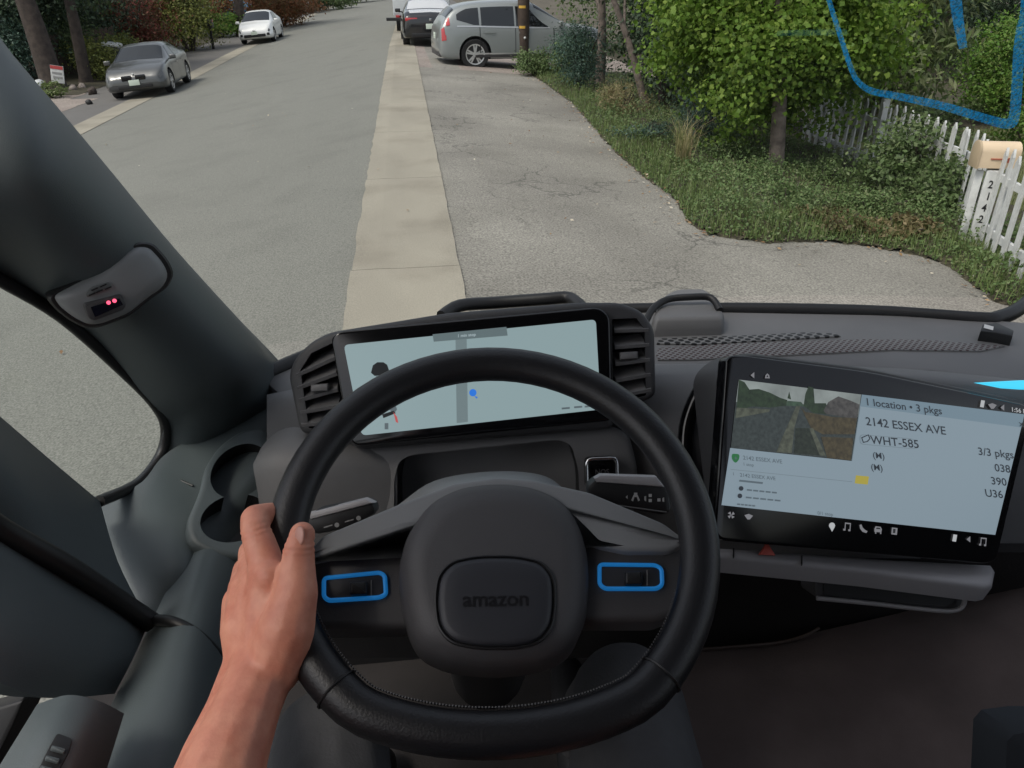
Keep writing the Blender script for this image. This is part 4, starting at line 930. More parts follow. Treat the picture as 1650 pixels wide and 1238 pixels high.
patch('dash_lower', [drow([890]*9, [1.10]*9), drow([960]*9, [1.14]*9), drow([1060]*9, [1.24]*9)], M['mat'], van, 3, .02)
# console side and floor hump, lower right
patch('footwell_panel', [[(1000, 1085, 1.12), (1110, 1050, 1.14), (1230, 1040, 1.15), (1318, 1018, 1.16), (1480, 980, 1.16), (1640, 930, 1.16), (1800, 880, 1.16)], [(1000, 1130, 1.05), (1110, 1110, 1.06), (1230, 1100, 1.06), (1318, 1090, 1.06), (1480, 1060, 1.06), (1640, 1020, 1.06), (1800, 990, 1.06)],
      [(960, 1300, .93), (1100, 1300, .93), (1230, 1300, .93), (1340, 1300, .93), (1490, 1300, .93), (1660, 1300, .93), (1850, 1300, .93)]], M['floor'], van, 5, .03)
tube('panel_seam', crom([at(1085, 1050, 1.13), at(1170, 1043, 1.135), at(1250, 1036, 1.14), at(1295, 1025, 1.14), at(1320, 1012, 1.145)], 4), .0022, mat('brown_edge', (.06, .04, .03), .5), van, 6)
slab('seat_bolster', [(1620, 1196), (1634, 1180), (1680, 1174), (1760, 1174), (1760, 1320), (1614, 1320)], dpl(.72), .05, mat('blue_black_fabric', (.02, .024, .03), .9), van, .015)
# ledge under the centre display, hazard triangle, cubby tray
LP = plane((1155, 890, .93), (1605, 935, 1.0), (1605, 912, 1.035))
slab('display_shelf', [(1120, 880), (1160, 880), (1400, 897), (1598, 908), (1606, 920), (1602, 942), (1590, 945), (1400, 920), (1150, 894), (1120, 892)], plane((1150, 890, .935), (1600, 930, 1.0), (1600, 912, 1.02)), .028, M['ledge'], van, .007, 3)
for x, y in ((1181, 890), (1291, 902)): slab('shelf_joint', [(x, y-6), (x+1.6, y-6), (x+1.6, y+9), (x, y+9)], plane((1150, 890, .935), (1600, 930, 1.0), (1600, 912, 1.02)), .002, M['seal'], van, lift=.001)
slab('hazard_button', [(1224, 894), (1237, 874), (1250, 895)], plane((1150, 890, .93), (1600, 930, .995), (1600, 912, 1.0)), .004, mat('hazard_red', (.62, .10, .07), .5), van, .001)
tray = slab('cubby_tray', round_poly([(1312, 935), (1556, 948), (1554, 978), (1536, 987), (1330, 968), (1314, 964)], 10), dpl(1.02), .05, M['dashdark'], van, .004)
slab('tray_recess', round_poly([(1326, 936), (1540, 948), (1538, 970), (1524, 976), (1338, 961), (1328, 958)], 8), dpl(1.018), .001, M['black'], van)
tube('tray_lip', crom([at(1316, 964, 1.012), at(1400, 972, 1.012), at(1500, 983, 1.012), at(1538, 984, 1.012), at(1553, 974, 1.012), at(1555, 948, 1.012)], 4), .003, M['ledge'], van, 6)

# ---------------- centre display
CP = plane((1175, 575, .90), (1150, 870, .88), (1605, 905, 1.00))
disp = vpart('centre_display', round_poly([(1172, 573), (1200, 573), (1400, 599), (1665, 654), (1655, 700), (1607, 903), (1590, 909), (1400, 892), (1150, 871)], 26, 6), CP, .018, M['gloss'], bev=.003, segs=3)
slab('display_housing', round_poly([(1150, 600), (1196, 566), (1400, 592), (1672, 648), (1640, 760), (1560, 880), (1400, 880), (1180, 860)], 30, 6), (CP[0]-CP[1]*.02, CP[1]), .05, M['dashdark'], van, .01)
def feed(name, col, s=45, k=.4):
    m = emis(name, col); t = m.node_tree; b = t.nodes['Principled BSDF']; tc = t.nodes.new('ShaderNodeTexCoord'); n = t.nodes.new('ShaderNodeTexNoise'); n.inputs['Scale'].default_value = s*4; n.inputs['Detail'].default_value = 6
    r = t.nodes.new('ShaderNodeValToRGB'); r.color_ramp.elements[0].position = .32; r.color_ramp.elements[1].position = .68; r.color_ramp.elements[0].color = (*[c*(1-k) for c in col], 1); r.color_ramp.elements[1].color = (*[c*(1+k) for c in col], 1)
    t.links.new(tc.outputs['Object'], n.inputs['Vector']); t.links.new(n.outputs['Fac'], r.inputs[0]); t.links.new(r.outputs[0], b.inputs['Emission Color']); return m
SC = [emis('screen_pale', (.150, .195, .228)), emis('screen_bar', (.108, .155, .19)), feed('feed_sky', (.15, .17, .165), 8, .25), feed('feed_road', (.022, .028, .027), 60, .3), feed('feed_tree', (.012, .022, .010)), feed('feed_gutter', (.045, .05, .036)), feed('feed_verge', (.035, .028, .014)), feed('feed_roof', (.040, .038, .036)), feed('feed_far', (.025, .045, .028)), emis('pin_green', (.01, .09, .025)), emis('tile_gold', (.26, .22, .03)), emis('screen_grey', (.10, .13, .15)), feed('feed_shadow', (.012, .016, .011), 60, .4)]
flat('screen', [(0, [(1176, 722), (1372, 743), (1388, 636), (1650, 668), (1603, 862), (1162, 814)]), (1, [(1388, 636), (1650, 668), (1645, 689), (1385, 655)]),
   (2, [(1190, 612), (1387, 636), (1382, 672), (1300, 655), (1270, 650), (1185, 650)]), (3, [(1185, 648), (1250, 650), (1300, 652), (1382, 668), (1372, 742), (1177, 722)]),
   (4, [(1190, 612), (1199, 616), (1207, 628), (1222, 627), (1240, 633), (1256, 641), (1268, 645), (1266, 654), (1240, 657), (1212, 655), (1186, 662)]),
   (8, [(1268, 646), (1290, 648), (1296, 655), (1266, 654)]), (4, [(1268, 642), (1271, 631), (1274, 644)]), (4, [(1294, 654), (1297, 635), (1302, 623), (1310, 625), (1312, 650), (1330, 650), (1336, 668), (1310, 666)]),
   (7, [(1326, 662), (1334, 648), (1350, 639), (1370, 646), (1384, 652), (1380, 676), (1330, 667)]), (5, [(1282, 655), (1289, 654), (1279, 690), (1275, 730), (1250, 729), (1262, 700)]), (6, [(1290, 657), (1297, 664), (1340, 672), (1380, 674), (1376, 700), (1325, 700), (1306, 690)]),
   (12, [(1281, 690), (1302, 690), (1320, 734), (1279, 731)]), (5, [(1303, 690), (1309, 690), (1330, 735), (1320, 734)]), (6, [(1322, 704), (1374, 706), (1370, 742), (1332, 738)]), (5, [(1186, 657), (1240, 660), (1238, 664), (1184, 674)]),
   (9, round_poly([(1178, 731), (1191, 732), (1190, 741), (1184, 747), (1178, 740)], 5)), (10, [(1378, 766), (1399, 768), (1397, 781), (1376, 779)]), (11, [(1384, 657), (1385.2, 657), (1372, 743), (1370.8, 743)]), (11, [(1176, 756), (1372, 776), (1372, 776.8), (1176, 756.8)]),
   (11, round_poly([(1384, 700), (1470, 707), (1478, 716), (1474, 724), (1384, 716)], 6)), (0, round_poly([(1384.8, 700.8), (1469.6, 707.8), (1477, 716), (1473.4, 723.2), (1384.8, 715.2)], 6))], CP, SC, disp)
M['ink'] = emis('screen_ink', (.012, .016, .022)); M['ink2'] = emis('screen_ink_soft', (.06, .08, .095)); M['lit'] = emis('screen_icon', (.30, .31, .32))
lettering('lettering', [('1 location \u2022 3 pkgs', 1393, 653, 12, 7, -.14, 'l'), ('2142 ESSEX AVE', 1394, 685, 13.5, 7, -.14, 'l'), ('WHT-585', 1402, 715, 13.5, 5.5, -.14, 'l'), ('3/3 pkgs', 1632, 739, 12.5, 6, -.16, 'r'), ('038', 1627, 762, 12.5, 6, -.16, 'r'), ('390', 1621, 783, 12.5, 6, -.16, 'r'), ('U36', 1615, 803, 12.5, 6, -.16, 'r'), ('x', 1641, 687, 10, 7, -.14, 'l'), ('(M)', 1405, 738, 10, 6, -.14, 'l'), ('(M)', 1402, 757, 10, 6, -.14, 'l')], CP, M['ink'], disp)
lettering('lettering', [('2142 ESSEX AVE', 1196, 740.5, 6.6, 6, -.1, 'l'), ('1 stop', 1196, 750, 5, 6, -.1, 'l'), ('2142 ESSEX AVE', 1191, 768, 6, 6, -.1, 'l'), ('0/1 stop', 1316, 829, 5.5, 6, -.1, 'l'), ('I', 1180, 766, 5, 6, -.1, 'l'), ('+', 1181.5, 741.5, 7, 6, 0, 'l')], CP, M['ink2'], disp)
P = [(0, [(1190, 773), (1228, 777), (1227, 780), (1189, 776)])]
for x, y, w in ((1202, 788, 50), (1200, 800, 58), (1186, 811, 30)):
    for k in range(5): P.append((0, [(x+w*k/5, y+w*k/5*.1), (x+w*(k+.8)/5, y+w*(k+.8)/5*.1), (x+w*(k+.8)/5-.3, y+w*(k+.8)/5*.1+2.6), (x+w*k/5-.3, y+w*k/5*.1+2.6)]))
for x, y, r in ((1192, 787, 4), (1190, 799, 4)): P.append((1, [(x+r*math.cos(a), y+r*math.sin(a)) for a in np.linspace(0, 6.283, 9)[:-1]]))
P.append((1, [(1385, 705), (1397, 700), (1400, 707), (1396, 712), (1388, 714)])); P.append((2, [(1387, 706), (1396, 702), (1398, 707), (1394, 711), (1389, 712)]))
flat('printed_line', P, CP, [M['ink2'], M['ink'], SC[0]], disp, .0020)
I = []
def icon(x, y, k):
    if k == 'dot': I.append((0, [(x+5*math.cos(a), y+5*math.sin(a)) for a in np.linspace(0, 6.283, 11)[:-1]])); I.append((0, [(x-4, y+2), (x+4, y+3), (x, y+10)]))
    if k == 'note': I.extend([(1, [(x-4, y-6), (x-2.6, y-6), (x-3.5, y+6), (x-5, y+6)]), (1, [(x+4, y-5), (x+5.4, y-5), (x+4.4, y+7), (x+3, y+7)]), (1, [(x-4, y-6), (x+5, y-5), (x+5, y-3), (x-4, y-4)]), (1, [(x-7, y+4), (x-3.5, y+4), (x-3.5, y+7), (x-7, y+7)]), (1, [(x+1, y+5), (x+4.4, y+5), (x+4.4, y+8), (x+1, y+8)])])
    if k == 'phone': I.extend([(1, [(x-6, y-5), (x-3, y-6), (x-1, y-1), (x+3, y+3), (x+7, y+5), (x+5, y+8), (x-1, y+6), (x-5, y+1)])])
    if k == 'car': I.extend([(1, [(x-6, y-2), (x-4, y-6), (x+4, y-5), (x+6, y-1), (x+5, y+4), (x-6, y+3)]), (2, [(x-3.5, y-1.5), (x-2.5, y-4), (x+3, y-3.4), (x+4, y-1)]), (1, [(x-5, y+3), (x-3, y+3), (x-3, y+6), (x-5, y+6)]), (1, [(x+3, y+4), (x+5, y+4), (x+5, y+6.5), (x+3, y+6.5)])])
    if k == 'box': I.extend([(1, [(x-4, y-6), (x+5, y-5), (x+4, y+6), (x-5, y+5)]), (2, [(x-2, y-4), (x+2, y-3.6), (x+1.4, y+3), (x-2.6, y+3)])])
    if k == 'bar': I.append((0, [(x-2, y-6), (x+4, y-5), (x+2, y+6), (x-4, y+5)]))
    if k == 'fan':
        for a in range(4): c, s = math.cos(a*1.57+.8), math.sin(a*1.57+.8); I.append((1, [(x, y), (x+5*c-3*s, y+5*s+3*c), (x+6*c+2*s, y+6*s-2*c)]))
    if k == 'shell': I.append((1, [(x-7, y-2), (x, y-4), (x+7, y-1), (x+2, y+5), (x-2, y+5)]))
    if k == 'tri': I.append((1, [(x-4, y), (x+2, y-5), (x+2, y+5)]))
    if k == 'bell': I.extend([(1, [(x-4, y+3), (x-3, y-2), (x, y-5), (x+3, y-2), (x+4, y+3)]), (2, [(x-1.6, y+1), (x, y-2.5), (x+1.6, y+1)])])
for x, y, k in ((1340, 847, 'dot'), (1365, 848, 'note'), (1390, 851, 'phone'), (1414, 854, 'car'), (1440, 856, 'box'), (1537, 867, 'bar'), (1560, 869, 'tri'), (1583, 872, 'note'), (1177, 830, 'fan'), (1205, 832, 'shell'), (1212, 605, 'tri'), (1235, 607, 'bell'), (1581, 651, 'bar'), (1597, 654, 'shell'), (1614, 657, 'tri')): icon(x, y, k)
flat('icon', I, CP, [M['lit'], emis('screen_icon_dim', (.13, .13, .14)), M['gloss']], disp, .0007)
lettering('lettering', [('1:56 PM', 1628, 663, 7, 9, -.1, 'l')], CP, M['lit'], disp, .0012)
# curved glossy trim left of the display, and the cyan light strip on the right
tube('gloss_trim', crom([at(1170, 585, .99), at(1130, 628, 1.0), at(1108, 680, 1.0), at(1104, 740, .99), at(1110, 800, .98)], 5), .010, M['gloss'], van)
vpart('light_strip', [(1576, 617), (1650, 613), (1720, 612), (1720, 626), (1650, 628), (1620, 626)], dpl(1.015), .01, emis('cyan_light', (.05, .52, .75), 1.0), bev=.002)

# ---------------- instrument display with its two air vents
IP = dpl(.95)
inst = vpart('instrument_display', round_poly([(533, 545), (545, 534), (965, 495), (983, 510), (988, 678), (572, 719), (560, 704)], 12), IP, .014, M['gloss'], bev=.003, segs=3)
house_ = vpart('instrument_housing', round_poly([(463, 605), (472, 578), (500, 550), (530, 535), (720, 504), (930, 487), (1000, 487), (1036, 501), (1056, 530), (1058, 640), (990, 662), (990, 690), (572, 724), (555, 705), (482, 699)], 14), (IP[0]-IP[1]*.012, IP[1]), .10, M['dashdark'], bev=.008, segs=3)
def quadc(Q, L):
    a, b, c, d = [hit(*q, IP) for q in Q]; m = bmesh.new()
    return a, b, c, d
cutL = slab('cut', [(476, 596), (494, 568), (538, 547), (552, 690), (490, 692)], (IP[0]+IP[1]*.01, IP[1]), .075, M['black']); cutR = slab('cut', [(990, 512), (1030, 510), (1044, 530), (1046, 638), (992, 652)], (IP[0]+IP[1]*.01, IP[1]), .075, M['black'])
boolean(house_, [cutL, cutR])
slats = []
for Q in ([(478, 588), (540, 556), (551, 688), (490, 690)], [(988, 512), (1042, 512), (1046, 636), (990, 650)]):
    for k in range(5):
        t = (k+.6)/5.2; L_ = (Q[0][0]+(Q[3][0]-Q[0][0])*t, Q[0][1]+(Q[3][1]-Q[0][1])*t); R_ = (Q[1][0]+(Q[2][0]-Q[1][0])*t, Q[1][1]+(Q[2][1]-Q[1][1])*t)
        a, b = at(*L_, .972), at(*R_, .972); d = b-a; nrm = -ray(825, 619).normalized(); upv = nrm.cross(d).normalized(); bm = bmesh.new()
        nn = (nrm*.9-upv*.45).normalized() if upv.z > 0 else (nrm*.9+upv*.45).normalized()
        w = nn.cross(d).normalized()*.0022
        qv = [bm.verts.new(p+s1+s2) for p in (a, b) for s1, s2 in ((w, nn*.012), (w, -nn*.02), (-w, -nn*.02), (-w, nn*.012))]
        bm.faces.new(qv[:4]); bm.faces.new(qv[4:][::-1])
        for i in range(4): bm.faces.new((qv[i], qv[(i+1) % 4], qv[4+(i+1) % 4], qv[4+i]))
        link('slat', bmesh_to('slat', bm), M['dash'], house_, 30)
for x, y in ((514, 625), (1014, 573)): slab('vent_tab', [(x-14, y-5), (x+14, y-7), (x+14, y+5), (x-14, y+7)], dpl(.953), .012, M['dash'], house_, .003)
IS = [emis('cluster_pale', (.185, .25, .262)), emis('cluster_band', (.085, .115, .122)), emis('cluster_road', (.115, .152, .16)), emis('cluster_blue', (.02, .13, .5)), emis('cluster_black', (.004, .005, .006)), emis('cluster_red', (.35, .06, .06)), emis('cluster_grey', (.07, .09, .1))]
van_icon = [(598, 601), (601, 589), (608, 584), (618, 584), (624, 588), (628, 600), (622, 604), (604, 606)]
flat('screen', [(0, round_poly([(554, 556), (960, 515), (968, 660), (583, 702)], 8)), (1, [(697, 539), (816, 527), (818, 541), (699, 551)]), (2, [(734, 548), (752, 546), (754, 680), (736, 682)]), (3, [(762+6*math.cos(a), 633+6*math.sin(a)) for a in np.linspace(0, 6.283, 12)[:-1]]), (3, [(764, 638), (770, 640), (768, 643)]),
    (4, van_icon), (6, [(606, 606), (620, 606), (640, 660), (634, 668), (612, 640)]), (4, [(616, 668), (634, 662), (638, 666), (618, 674)]), (5, [(634, 664), (640, 672), (642, 682), (638, 680)]), (6, [(620, 682), (626, 682), (626, 692), (620, 692)]),
    (6, [(905, 657), (918, 656), (918, 659), (905, 660)]), (6, [(925, 655), (938, 654), (938, 657), (925, 658)]), (6, [(942, 654), (952, 653), (952, 656), (942, 657)])], IP, IS, inst)
lettering('lettering', [('1 min stop', 737, 544, 5, -5, 0, 'l')], IP, emis('cluster_text', (.28, .34, .36)), inst)

# ---------------- panel below with an open slot, SOS-style button, column shroud, stalks
low = slab('lower_panel', round_poly([(556, 722), (990, 688), (1015, 700), (1030, 760), (1020, 850), (960, 870), (560, 870), (500, 830), (500, 760)], 16), dpl(.985), .13, M['dash'], van, .01, 3)
boolean(low, [slab('cut', round_poly([(632, 775), (640, 745), (660, 735), (900, 710), (922, 718), (934, 760), (938, 880), (632, 880)], 14), dpl(.97), .10, M['black'])])
btn = vpart('push_button', round_poly([(943, 738), (996, 736), (997, 788), (944, 790)], 10), dpl(.962), .02, M['gloss'], bev=.002)
bm = bmesh.new(); ringp = round_poly([(945, 740), (994, 738), (995, 786), (946, 788)], 10); pp = [at(x, y, .958) for x, y in ringp]; add_tube(bm, pp+[pp[0]], .0026, 8, False); link('chrome_ring', bmesh_to('chrome_ring', bm), M['chrome'], btn, 60)
lettering('lettering', [('NOS', 970, 764, 8, -3, 0, 'c')], dpl(.962), mat('faint_print', (.06, .06, .06), .5), btn, .0004)
patch('column_shroud', [[(575, 860, .93), (640, 815, .92), (700, 775, .90), (790, 760, .885), (870, 765, .90), (910, 790, .92), (960, 850, .93)], [(570, 890, .86), (640, 840, .83), (700, 800, .80), (790, 785, .785), (880, 790, .80), (930, 830, .83), (980, 880, .86)], [(570, 960, .84), (640, 930, .79), (700, 910, .76), (790, 900, .75), (880, 905, .76), (930, 930, .79), (980, 960, .84)]], M['spoke'], van, 5, .015)
SP = dpl(.745)
st = vpart('wiper_stalk', round_poly([(946, 783), (962, 770), (1064, 772), (1078, 792), (1082, 826), (1068, 831), (985, 815), (950, 806)], 8), SP, .022, M['black'], bev=.004)
slab('stalk_top', [(958, 771), (968, 765), (1058, 768), (1072, 786), (962, 778)], dpl(.742), .012, M['ledge'], st, .003)
tri = [(0, [(1008, 801), (1011, 798), (1011, 804)]), (0, [(1017, 806), (1021, 797), (1027, 797), (1031, 806), (1028, 808), (1026, 801), (1022, 801), (1020, 808)]), (0, [(1021, 794), (1027, 794), (1026, 799), (1022, 799)]), (0, [(1045, 796), (1050, 796), (1050, 801), (1045, 801)]), (0, [(1045, 804), (1050, 804), (1050, 809), (1045, 809)]), (0, [(1038, 800), (1041, 799), (1041, 808), (1038, 806)]), (0, [(1059, 803), (1064, 803), (1064, 808), (1059, 808)]), (0, [(1067, 803), (1070, 801), (1070, 809), (1067, 808)]), (1, [(972, 810), (1074, 824), (1074, 826), (972, 812)])]
flat('printed_symbol', tri, SP, [mat('white_print', (.45, .45, .45), .6), mat('grey_line', (.16, .16, .165), .5)], st)
st2 = vpart('indicator_stalk', round_poly([(494, 836), (508, 822), (588, 806), (602, 812), (606, 828), (560, 852), (510, 862), (494, 856)], 8), SP, .022, M['black'], bev=.004)
slab('stalk_top', [(494, 828), (588, 804), (604, 811), (500, 838)], dpl(.742), .012, M['ledge'], st2, .003)
flat('printed_symbol', [(0, [(543+4*math.cos(a), 846+4*math.sin(a)) for a in np.linspace(0, 6.28, 9)[:-1]]), (0, [(578+4*math.cos(a), 835+4*math.sin(a)) for a in np.linspace(0, 6.28, 9)[:-1]]), (0, [(556, 840), (570, 836), (570, 838), (556, 842)]), (0, [(522, 849), (536, 845), (536, 847), (522, 851)])], SP, [mat('grey_print2', (.2, .2, .2), .6)], st2)

# ---------------- steering wheel
tilt = math.radians(60)                                   # elevation of the wheel axis
WC = at(797, 858, .62); axis = Vector((math.sin(math.radians(2))*-math.cos(tilt), -math.cos(tilt), math.sin(tilt))).normalized()
e1 = Vector((math.cos(YAW*.6), -math.sin(YAW*.6), .02)); e1 = (e1-axis*e1.dot(axis)).normalized(); e2 = axis.cross(e1).normalized()
def wpt(a, b, c=0): return WC+e1*a+e2*b+axis*c
def WP(c): return WC+axis*c, axis
wheel = bpy.data.objects.new('steering_wheel', None); COL.objects.link(wheel); wheel.parent = van; wheel.matrix_parent_inverse = world_of(van).inverted()
bm = bmesh.new(); RR = .162; nseg = 72; rings = []
def rim_c(a):
    x, y = RR*math.sin(a), RR*math.cos(a)
    if y < -.128: y = -.128-(abs(y)-.128)*.62          # flattened foot
    return x*1.015, y
for k in range(nseg):
    a = 2*math.pi*k/nseg; x, y = rim_c(a); x2, y2 = rim_c(a+.01); tx, ty = x2-x, y2-y; l = math.hypot(tx, ty); nx, ny = -ty/l, tx/l
    nx, ny = (nx, ny) if nx*x+ny*y > 0 else (-nx, -ny)
    ra, rc = .0160, .0142
    rings.append([bm.verts.new(wpt(x+nx*ra*math.cos(b), y+ny*ra*math.cos(b), rc*math.sin(b))) for b in np.linspace(0, 2*math.pi, 17)[:-1]])
for k in range(nseg):
    for j in range(16): bm.faces.new((rings[k][j], rings[k][(j+1) % 16], rings[(k+1) % nseg][(j+1) % 16], rings[(k+1) % nseg][j]))
link('rim', bmesh_to('rim', bm), M['leather'], wheel, 180)
bm = bmesh.new()                                          # stitched seam inside the lower rim
for k in range(150):
    a = math.pi*(.62+.76*k/149); x, y = rim_c(a); s = 1-.0165/math.hypot(x, y); a2 = a+.008; x2, y2 = rim_c(a2)
    add_tube(bm, [wpt(x*s*.995, y*s*.995, .004), wpt(x2*s*.995, y2*s*.995, .007)], .0007, 5)
link('stitching', bmesh_to('stitching', bm), M['dashdark'], wheel, 60)
for a in (2.35, -2.35):
    x, y = rim_c(a); x2, y2 = rim_c(a+.02); t = Vector((x2-x, y2-y)).normalized(); nrm = Vector((t.y, -t.x)); pp = [wpt(x+nrm.x*.0168*math.cos(b), y+nrm.y*.0168*math.cos(b), .0148*math.sin(b)) for b in np.linspace(0, 6.283, 18)[:-1]]
    tube('leather_joint', pp+[pp[0]], .0009, M['black'], wheel, 5)
def wslab(name, poly, c, th, m, bev=.003, r=0, par=None, segs=3): return slab(name, poly, WP(c), th, m, par or wheel, bev, segs, r)
# spokes: dark lower body, pale upper face, blue ringed switch pack
wslab('spoke', [(468, 905), (520, 880), (640, 850), (680, 860), (680, 1010), (520, 1012), (488, 1000)], -.022, .03, M['hub'], .006, 8)
wslab('spoke', [(1116, 872), (1075, 862), (940, 838), (905, 850), (905, 1000), (1060, 1000), (1100, 985)], -.022, .03, M['hub'], .006, 8)
wslab('spoke_trim', [(476, 908), (520, 862), (640, 812), (730, 778), (800, 768), (860, 772), (950, 792), (1070, 842), (1112, 874), (1080, 888), (1010, 888), (962, 878), (935, 850), (905, 822), (830, 806), (770, 806), (690, 830), (652, 862), (620, 884), (540, 896)], -.012, .02, M['spoke'], .004, 8)
for sx, P in ((1, [(522, 932), (612, 923), (620, 928), (622, 958), (612, 963), (530, 968), (522, 962)]), (-1, [(966, 910), (1056, 911), (1066, 917), (1067, 943), (1058, 949), (975, 949), (966, 942)])):
    ringp = round_poly(P, 6); pl = WP(-.0195); pp = [hit(*q, pl) for q in ringp]; bm = bmesh.new(); add_tube(bm, pp+[pp[0]], .0018, 8, False)
    sw = wslab('switch_pack', P, -.0195, .006, M['hubdark'], .001, 6); link('blue_ring', bmesh_to('blue_ring', bm), M['blue'], wheel, 60)
    cx = sum(p[0] for p in P)/7; cy = sum(p[1] for p in P)/7
    wslab('roller', [(cx-14, cy-11), (cx+14, cy-12), (cx+14, cy+9), (cx-14, cy+10)], -.014, .008, M['black'], .002, 4)
    wslab('switch_divider', [(cx+20, cy-13), (cx+22, cy-13), (cx+22, cy+12), (cx+20, cy+12)], -.0185, .003, M['dash'], 0)
# airbag cover: pillow with a recessed rounded badge
hubP = round_poly([(640, 930), (650, 872), (690, 815), (740, 789), (800, 782), (860, 788), (915, 815), (943, 870), (950, 930), (945, 1000), (925, 1045), (880, 1068), (800, 1078), (720, 1070), (672, 1048), (650, 1005)], 30, 4)
cx, cy = 796, 945
def hr(k, c, oy=0): return [hit(cx+(x-cx)*k, cy+(y-cy)*k+oy, WP(c)) for x, y in hubP]
def wr3(k, c):
    base = [hit(x, y, WP(-.02)) for x, y in hubP]; ctr = hit(cx, cy, WP(-.02)); return [ctr+(p-ctr)*k+axis*(c+.02) for p in base]
dome('airbag_cover', [wr3(1.0, -.055), wr3(1.0, -.022), wr3(.985, -.014), wr3(.95, -.008), wr3(.85, -.001), wr3(.75, .002), wr3(.68, .003)], M['hub'], wheel, 50)
badgeP = round_poly([(703, 968), (708, 930), (728, 908), (770, 899), (830, 899), (872, 908), (890, 930), (893, 968), (888, 1010), (868, 1034), (830, 1043), (770, 1043), (728, 1034), (708, 1010)], 26, 4)
bc = (798, 970)
def br(k, c):
    base = [hit(x, y, WP(.003)) for x, y in badgeP]; ctr = hit(*bc, WP(.003)); return [ctr+(p-ctr)*k+axis*(c-.003) for p in base]
dome('badge_recess', [br(1.045, .000), br(1.045, .0042), br(1.02, .0048), br(1.0, .0035), br(.985, .0030)], M['black'], wheel, 40)
dome('badge', [br(.975, .000), br(.975, .0042), br(.95, .0060), br(.85, .0072), br(.6, .0078)], M['hubdark'], wheel, 50)
o = lettering('lettering', [('amazon', 798, 977, 25, -1, 0, 'c')], WP(.0078), mat('embossed_black', (.010, .010, .012), .35), wheel, .0006)
for P in ([(677, 1062), (682, 1058), (690, 1076), (700, 1098), (703, 1118), (692, 1105), (680, 1080)], [(800, 1086), (806, 1088), (800, 1104), (793, 1116), (790, 1112)]):
    pass
column = tube('steering_column', [hit(797, 950, WP(-.05)), hit(797, 930, WP(-.05))-axis*.35], .045, M['black'], van, 16)

# ---------------- left side: pillar, quarter window, door, trim, cup holders
PR = [[(-170, 420, .66), (-110, 250, .66), (-70, 120, .70), (-60, 40, .74), (-90, -120, .80)], [(-30, 428, .76), (25, 330, .70), (55, 230, .70), (50, 130, .77), (0, 68, .86)], [(62, 487, .83), (120, 420, .77), (170, 345, .78), (170, 268, .86), (125, 224, .95)],
      [(152, 557, .90), (215, 505, .85), (275, 455, .87), (285, 405, .95), (250, 384, 1.03)], [(246, 652, .98), (310, 615, .95), (375, 580, .97), (410, 550, 1.06), (400, 530, 1.13)], [(268, 690, 1.03), (325, 668, 1.02), (395, 640, 1.05), (440, 612, 1.14), (455, 588, 1.20)], [(262, 735, 1.05), (325, 720, 1.06), (400, 680, 1.10), (455, 650, 1.16), (480, 620, 1.22)]]
patch('windscreen_pillar', PR, M['trim'], van, 6, .02)
mod = bpy.data.objects.new('sensor_pod', None); COL.objects.link(mod); mod.parent = van; mod.matrix_parent_inverse = world_of(van).inverted()
MP = plane((80, 476, .790), (272, 440, .850), (172, 525, .825))
podP = round_poly([(80, 476), (104, 463), (150, 440), (200, 402), (222, 394), (240, 396), (262, 420), (272, 442), (262, 462), (235, 480), (205, 505), (160, 522), (140, 524), (115, 512), (92, 494)], 14, 3)
pc = (172, 462)
def pr_(k, c):
    base = [hit(x, y, MP) for x, y in podP]; ctr = hit(*pc, MP); return [ctr+(p-ctr)*k+MP[1]*c for p in base]
dome('pod_seal', [pr_(1.07, -.03), pr_(1.07, .008), pr_(1.03, .0105), pr_(.95, .0105)], M['seal'], mod, 40)
dome('pod_cover', [pr_(.965, -.03), pr_(.965, .010), pr_(.93, .017), pr_(.8, .024), pr_(.55, .028)], mat('pod_plastic', (.22, .23, .235), .5), mod, 60)
DP = (MP[0]+MP[1]*.034, MP[1])
lens_f = slab('lens_frame', round_poly([(134, 490), (196, 474), (204, 492), (200, 500), (152, 518), (142, 514)], 5), DP, .014, M['dashdark'], mod, .003)
slab('lens', [(146, 495), (192, 481), (198, 491), (153, 511)], DP, .001, mat('lens_glass', (.004, .005, .012), .1), mod, lift=.001)
rd = emis('red_led', (1.0, .10, .20), 1.3); bm = bmesh.new()
for x, y in ((174.5, 487.5), (184, 484.5)):
    c = hit(x, y, DP)+DP[1]*.002; bmesh.ops.create_icosphere(bm, subdivisions=2, radius=.0021, matrix=Matrix.Translation(c))
link('led', bmesh_to('led', bm), rd, mod, 60)
for x, y in ((148, 466), (162, 460), (144, 474), (156, 469), (170, 464)): slab('vent_slot', [(x-1.5, y+1.6), (x+9, y-3), (x+10, y-1), (x-.5, y+3.6)], (MP[0]+MP[1]*.031, MP[1]), .003, M['black'], mod, lift=.001)
slab('vent_plate', round_poly([(138, 474), (146, 463), (176, 454), (182, 460), (176, 468), (140, 479)], 4), (MP[0]+MP[1]*.0300, MP[1]), .006, mat('pod_plate', (.15, .16, .16), .5), mod, .001)
